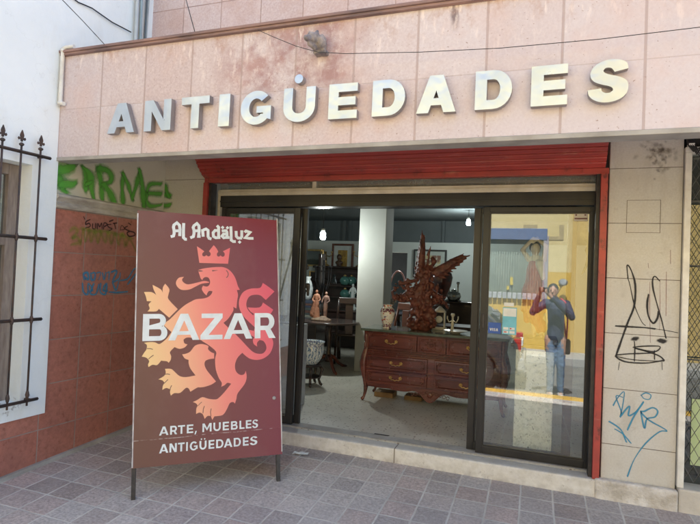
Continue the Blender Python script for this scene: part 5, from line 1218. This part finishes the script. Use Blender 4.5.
m_ = MB(); m_.caps((-.005,0,.60),.066,(-.01,0,.50),.058); m_.caps((-.01,0,.50),.06,(-.03,0,.38),.085); m_.caps((-.03,0,.38),.085,(.0,0,.20),.075); m_.caps((0,0,.2),.07,(.05,0,.08),.055); m_.caps((-.04,-.02,.34),.07,(-.06,0,.14),.03)
for k_ in range(9): a_ = -1.9+k_*.42; m_.caps((.055*math.sin(a_)-.01,-.055*math.cos(a_),.58),.012,(.09*math.sin(a_+.3)-.01,-.085*math.cos(a_+.3),.22),.016)
blob(m_, 'dress', pm('red_drape', (.46,.055,.045), (.55,.17,.14), 14, .55, 0, .2, stretch=(3,3,.6)), sta, .007, 1)
# inner folded leaf + dark blinds at right of display
# litter
pa = MB(); p0 = Vector((-1.79,-.204,gz(-1.79,-.204)+.004)); g_ = []
for i_ in range(5):
    g_.append([pa.bm.verts.new((p0.x-.06+.03*i_, p0.y-.03+.03*j_+.01*i_*.5, p0.z+.012*abs(math.sin(i_*1.3+j_))+.001)) for j_ in range(3)])
for i_ in range(4):
    for j_ in range(2): pa.bm.faces.new((g_[i_][j_],g_[i_+1][j_],g_[i_+1][j_+1],g_[i_][j_+1]))
o = pa.build('crumpled_paper', wht); sol = o.modifiers.new('s','SOLIDIFY'); sol.thickness = .001; tag(o, 'small crumpled white paper lying on the pavers beside the step', 'litter')

# ================================================================== ACROSS THE STREET (seen mirrored in the doors)
yb = thing('yellow_building', 'sunlit yellow building across the street with a grey green roller door', 'building')
ylm = pm('yellow_wall', (.60,.40,.075), (.53,.34,.06), 1.3, .8, 0, .2)
palem = pm('pale_yellow_wall', (.64,.53,.27), (.58,.47,.22), 1.3, .8, 0, .2)
OX0, OX1 = -2.6, .18
m_ = MB(); m_.box((-9,-9.9,-.6), (OX0,-9.5,1.65)); m_.box((OX0,-9.9,-.6), (OX1,-9.5,.93)); m_.box((OX1,-9.9,-.6), (8,-9.5,1.65)); m_.build('lower_wall', ylm, yb)
m_ = MB(); m_.box((-9,-9.9,1.6505), (OX0,-9.5,6.2)); m_.box((OX0,-9.9,2.72), (OX1,-9.5,6.2)); m_.box((OX1,-9.9,1.6505), (8,-9.5,6.2)); m_.build('upper_wall', palem, yb)
m_ = MB(); m_.box((.82,-9.499,-.3), (8,-9.44,6.2)); m_.build('pilaster', pm('ochre_wall', (.60,.42,.14), (.55,.38,.12), 1.3, .8), yb)
m_ = MB(); m_.box((OX0-.03,-9.4995,2.44), (OX1+.06,-9.44,2.73), .01); m_.build('window_lintel', plain('slate_blue', (.12,.17,.30), .6), yb)
m_ = MB(); m_.box((OX1-.02,-9.499,.93), (OX1+.10,-9.45,2.549), .01); m_.build('jamb', pm('grey_jamb', (.36,.33,.36), (.3,.28,.3), 4, .7), yb)
m_ = MB()
for i_ in range(46): m_.box((OX0+.06*i_,-9.66,1.1), (OX0+.06*i_+.035,-9.62,2.55))
m_.box((OX0,-9.72,.93), (OX1-.021,-9.665,2.549)); m_.build('roller_door', pm('grey_green_shutter', (.20,.24,.20), (.15,.18,.155), 3, .6), yb)
m_ = MB()
for i_ in range(22): m_.box((OX0+.12*i_+.01,-9.48,.93), (OX0+.12*i_+.11,-9.40,1.09), .01)
m_.build('balustrade', pm('grey_balusters', (.42,.43,.44), (.3,.31,.33), 6, .7), yb)
m_ = MB()
for (x, z, w_, h_) in ((-.62,1.28,.07,.2),(-.70,1.15,.06,.10)): m_.box((x,-9.61,z), (x+w_,-9.58,z+h_))
m_.build('window_sign', plain('yellow_poster', (.6,.45,.06)), yb)
lt = [((.28,2.45),.34,'L'),((-.34,2.45),.34,'E')]
for (x_, z_), w_, ch in lt:
    lp = [[(w_/.38-a_, b_) for a_, b_ in l] for l in glyph(ch, w_/.38, .28, .24)]
    mt = Matrix.Translation((x_,-9.497,z_+.01)) @ Matrix(((-1,0,0,w_),(0,0,-1,0),(0,1,0,0),(0,0,0,1))) @ Matrix.Identity(4) @ Matrix.Scale(.38, 4)
    lp = [[(a_, b_) for a_, b_ in l] for l in glyph(ch, w_/.38, .28, .24)]
    mt = Matrix.Translation((x_+w_,-9.490,z_)) @ Matrix(((-1,0,0,0),(0,0,1,0),(0,1,0,0),(0,0,0,1))) @ Matrix.Scale(.38, 4)
    poly_mesh(lp, 'painted_letter', plain('faded_letter', (.42,.34,.18), .8), yb, mt, .01)
k = MB(); k.tube([(.30,-9.30,.75),(.52,-9.30,1.22),(.60,-9.28,1.36)], .05, 10); k.build_ = None
lamp_r = thing('wall_floodlight', 'round floodlight on a slanted yellow arm in front of the yellow wall', 'lamp'); k.build('arm', ylm, lamp_r)
k = MB(); k.ball((.63,-9.24,1.40), (.11,.07,.09)); k.tube([(.63,-9.18,1.40),(.63,-9.14,1.41)], .07, 16); k.build('lamp_head', pm('grey_lamp', (.35,.36,.35), (.2,.2,.2), 12, .3, .4), lamp_r)
k = MB(); k.tube([(.30,-9.30,.75),(.30,-9.44,.75)], .04, 8); k.tube([(.3,-9.30,-.3),(.3,-9.3,.76)], .045, 10); k.build('post', ylm, lamp_r)
# parked car (tail towards +x)
car = thing('parked_car', 'dark grey hatchback with red tail lights parked along the near kerb', 'car', (-2.25,-5.62,-.47))
paint = pm('dark_car_paint', (.045,.048,.055), (.05,.053,.06), 3, .2, .3, .0, coat=1)
cg = glass_mat('car_glass', .5, (.15,.17,.18), .05)
lowp = [(-2.05,.28),(-2.1,.45),(-2.02,.68),(-1.25,.86),(-.2,.92),(1.2,.95),(1.88,.93),(2.0,.80),(2.06,.55),(2.02,.28),(1.78,.24)]
lowp += [(1.32+.34*math.cos(a_), .30+.34*math.sin(a_)) for a_ in [R(d) for d in range(0,181,20)]]+[(.9,.22),(-.95,.22)]+[(-1.32+.34*math.cos(a_), .30+.34*math.sin(a_)) for a_ in [R(d) for d in range(0,181,20)]]+[(-1.7,.24)]
m_ = MB(); m_.prism(lowp, lambda u, v, d: (u, d*(1-.06*max(0,abs(u)-1.4)), v), -.84, .84); m_.build('car_body', paint, car, bev=.05)
up2 = [(-1.15,.9),(-.35,1.38),(.1,1.44),(1.0,1.43),(1.45,1.34),(1.86,.94)]
m_ = MB()
vsL = []
for s_ in (-1,1): vsL.append([m_.bm.verts.new((u*(1 if v < 1 else .98), s_*(.80-.26*max(0,(v-.92))), v)) for u, v in up2])
a_, b_ = vsL; m_.bm.faces.new(a_); m_.bm.faces.new(b_[::-1])
for i_ in range(len(up2)): m_.bm.faces.new((a_[i_], b_[i_], b_[(i_+1) % 6], a_[(i_+1) % 6]))
bmesh.ops.recalc_face_normals(m_.bm, faces=list(m_.bm.faces)); m_.build('cabin', paint, car, bev=.04)
m_ = MB()
for s_ in (-1,1): m_.prism([(-.85,.97),(-.3,1.3),(1.0,1.34),(1.3,1.28),(1.5,.98)], lambda u, v, d, s_=s_: (u, s_*(.803-.26*max(0,(v-.92))+d), v), 0, .012)
m_.bm.faces.new([m_.bm.verts.new(p) for p in ((1.83,-.62,1.0),(1.83,.62,1.0),(1.55,.52,1.30),(1.55,-.52,1.30))]); m_.build('car_window', cg, car)
wl_ = MB()
for x in (-1.32,1.32):
    for s_ in (-1,1):
        k = MB(); k.tube([(x,s_*.68,.30),(x,s_*.85,.30)], .30, 24); w_o = k.build('wheel', M['rubber'], car)
        k = MB(); k.tube([(x,s_*.84,.30),(x,s_*.862,.30)], .19, 20); k.build('rim', plain('rim_alloy', (.5,.5,.5), .3, .8), w_o)
wl_.bm.free()
redl = pm('red_tail_lens', (.50,.015,.02), (.4,.01,.012), 8, .15, coat=1)
for s_ in (-1,1): k = MB(); k.box((1.93,s_*.60-.14,.66), (2.055,s_*.60+.19*(1 if s_ > 0 else 1),.88), .02); k.build('tail_light', redl, car)
k = MB(); k.box((1.9,-.80,.34), (2.12,.80,.56), .03); k.build('bumper', plain('bumper_grey', (.30,.31,.32), .4), car)
k = MB(); k.box((2.0,-.24,.70), (2.07,.24,.81), .005); k.build('number_plate', wht, car)

# ================================================================== THE PHOTOGRAPHER
per = thing('person', 'person in navy jacket and blue jeans at the kerb, holding up a phone', 'person', (.34,-4.66,-.47))
ox, oy, oz = per.location
def q_(x, y, z): return Vector((x-ox, y-oy, z-oz))
hip = 0.50
skinm = pm('skin', (.48,.27,.19), (.42,.23,.16), 6, .55)
Lsh, Rsh = (.17,-4.60,1.05), (.47,-4.62,1.05); Lel, Rel = (-.03,-4.44,.90), (.55,-4.42,.86)
Lh, Rh = (.075,-4.275,1.24), (.18,-4.275,1.22)
b = MB()
b.caps(q_(.33,-4.64,.53), .115, q_(.33,-4.63,.75), .105); b.caps(q_(.33,-4.63,.75), .105, q_(.32,-4.62,.98), .12); b.caps(q_(.2,-4.61,1.04), .07, q_(.44,-4.62,1.04), .07)
b.caps(q_(.31,-4.61,1.06), .055, q_(.285,-4.58,1.17), .052)
b.ball(q_(.27,-4.565,1.25), (.074,.092,.112)); b.ball(q_(.262,-4.52,1.20), (.05,.05,.05)); b.caps(q_(.262,-4.478,1.265), .010, q_(.258,-4.462,1.235), .015)   # head, jaw, nose
for sx in (-1,1): b.ball(q_(.27+sx*.075,-4.57,1.25), (.012,.022,.03), 8)
for S_, E_, H_ in ((Lsh,Lel,Lh),(Rsh,Rel,Rh)): b.caps(q_(*S_), .055, q_(*E_), .042); b.caps(q_(*E_), .04, q_(*H_), .026)
for sx, (kx, ky, kz), (fx_, fy_) in ((-1,(.27,-4.60,.05),(.27,-4.66)),(1,(.42,-4.62,.05),(.43,-4.70))):
    b.caps(q_(.33+sx*.08,-4.64,.47), .09, q_(kx,ky,kz), .058); b.caps(q_(kx,ky,kz), .056, q_(fx_,fy_,-.38), .04); b.caps(q_(fx_,fy_,-.42), .04, q_(fx_+sx*.02,fy_+.15,-.44), .03)
for (hx_, hy_, hz_), sx in ((Lh,-1),(Rh,1)):       # palms, four curled fingers, thumb
    b.ball(q_(hx_,hy_+.01,hz_+.03), (.022,.03,.038), 10)
    for k_ in range(4):
        z_ = hz_+.0+.02*k_; l_ = (.050,.058,.056,.044)[k_]
        b.caps(q_(hx_+sx*-.005,hy_+.03,z_), .0085, q_(hx_-sx*.018,hy_+.03+l_*.5,z_+.004), .008); b.caps(q_(hx_-sx*.018,hy_+.03+l_*.5,z_+.004), .008, q_(hx_-sx*l_*.75,hy_+.045,z_+.006), .007)
    b.caps(q_(hx_,hy_-.0,hz_+.02), .010, q_(hx_-sx*.03,hy_+.0,hz_+.05), .008)
blob(b, 'body', skinm, per, .0075, 2)
b = MB()
b.caps(q_(.33,-4.64,.50), .135, q_(.33,-4.63,.75), .122); b.caps(q_(.33,-4.63,.75), .122, q_(.32,-4.62,.97), .135); b.caps(q_(.2,-4.61,1.035), .082, q_(.44,-4.62,1.035), .082); b.caps(q_(.31,-4.61,1.08), .068, q_(.295,-4.595,1.125), .066)
for S_, E_, H_ in ((Lsh,Lel,Lh),(Rsh,Rel,Rh)):
    Hm = Vector(E_).lerp(Vector(H_), .78); b.caps(q_(*S_), .072, q_(*E_), .056); b.caps(q_(*E_), .055, q_(*Hm), .038)
blob(b, 'jacket', pm('navy_jacket', (.014,.022,.055), (.03,.04,.09), 9, .7, 0, .3, 25), per, .009, 1, (.006, 18))
b = MB(); b.caps(q_(.33,-4.64,.47), .122, q_(.33,-4.64,.53), .122)
for sx, (kx, ky, kz), (fx_, fy_) in ((-1,(.27,-4.60,.05),(.27,-4.66)),(1,(.42,-4.62,.05),(.43,-4.70))):
    b.caps(q_(.33+sx*.07,-4.64,.45), .092, q_(kx,ky,kz), .066); b.caps(q_(kx,ky,kz), .064, q_(fx_,fy_,-.36), .052)
blob(b, 'jeans', pm('blue_denim', (.13,.22,.36), (.07,.12,.22), 7, .8, 0, .3, 40), per, .009, 1, (.005, 20))
b = MB(); b.ball(q_(.272,-4.585,1.29), (.082,.095,.088)); b.ball(q_(.272,-4.62,1.24), (.075,.06,.08)); blob(b, 'hair', plain('black_hair', (.02,.016,.014), .6), per, .009, 1, (.004, 40))
for fx_, fy_, sx in ((.27,-4.66,-1),(.43,-4.70,1)):
    b = MB(); b.ball(q_(fx_,fy_,-.42), (.05,.06,.05)); b.ball(q_(fx_+sx*.01,fy_+.10,-.435), (.052,.10,.035)); b.cbox(q_(fx_+sx*.005,fy_+.05,-.46), (.09,.24,.018)); blob(b, 'shoe', pm('grey_white_shoe', (.55,.55,.54), (.2,.2,.22), 14, .7), per, .008, 1)
for sx in (-1,1):
    b = MB(); b.ball(q_(.265+sx*.03,-4.483,1.268), (.012,.007,.006), 10); b.build('eye', M['black'], per)
b = MB(); b.ball(q_(.26,-4.474,1.185), (.022,.006,.006), 10); b.build('mouth', plain('lips', (.35,.12,.10)), per)
ph = MB(); ph.box((-.075,-.005,-.038), (.075,.005,.038), .004); o = ph.build('mobile_phone', M['black']); o.location = (.128,-4.237,1.272); tag(o, 'black phone held sideways in both hands of the person', 'phone')
lc = MB(); lc.tube([(.05,.005,.015),(.05,.0075,.015)], .010, 14); lc.build('camera_lens', plain('lens_grey', (.12,.12,.13), .2), o)
bg = thing('shoulder_bag', 'black shoulder bag hanging at the hip of the person, with a red strap', 'bag', (.50,-4.72,.36)); b = MB(); b.box((-.06,-.10,-.12), (.06,.10,.12), .03); b.build('pouch', M['black'], bg)
st_ = [Vector((.50,-4.70,.48)),Vector((.50,-4.56,.80)),Vector((.46,-4.55,1.08)),Vector((.40,-4.64,1.13)),Vector((.42,-4.78,1.0)),Vector((.50,-4.80,.48))]
b = MB(); b.tube([p-bg.location for p in st_], .014, 6); b.build('strap', plain('pink_red_strap', (.60,.04,.09), .6), bg)

# ================================================================== LIGHT
w = bpy.data.worlds.new('World'); scene.world = w; w.use_nodes = True; nt = w.node_tree
bgn = nt.nodes['Background']; sky = nt.nodes.new('ShaderNodeTexSky'); sky.sky_type = 'NISHITA'; sky.sun_disc = False
EL = R(60); AZ = R(-4)     # sun behind the shop
sky.sun_elevation = EL; sky.sun_rotation = AZ; sky.air_density = 1.; sky.dust_density = 1.6
nt.links.new(sky.outputs[0], bgn.inputs[0]); bgn.inputs[1].default_value = .15
sun = bpy.data.lights.new('sun', 'SUN'); sun.energy = 4.6; sun.angle = R(.5); sun.color = (1,.975,.93)
so = bpy.data.objects.new('sun', sun); COL.objects.link(so)
d = Vector((math.sin(AZ)*math.cos(EL), math.cos(AZ)*math.cos(EL), math.sin(EL)))
so.rotation_euler = d.to_track_quat('Z', 'Y').to_euler(); so.location = d*30
scene.render.engine = 'CYCLES'
scene.cycles.max_bounces = 8; scene.cycles.transparent_max_bounces = 12
vs_ = scene.view_settings; vs_.view_transform = 'Standard'; vs_.look = 'None'; vs_.exposure = 1.9; vs_.gamma = 1; vs_.use_curve_mapping = False
scene.render.resolution_x = 1024; scene.render.resolution_y = 767
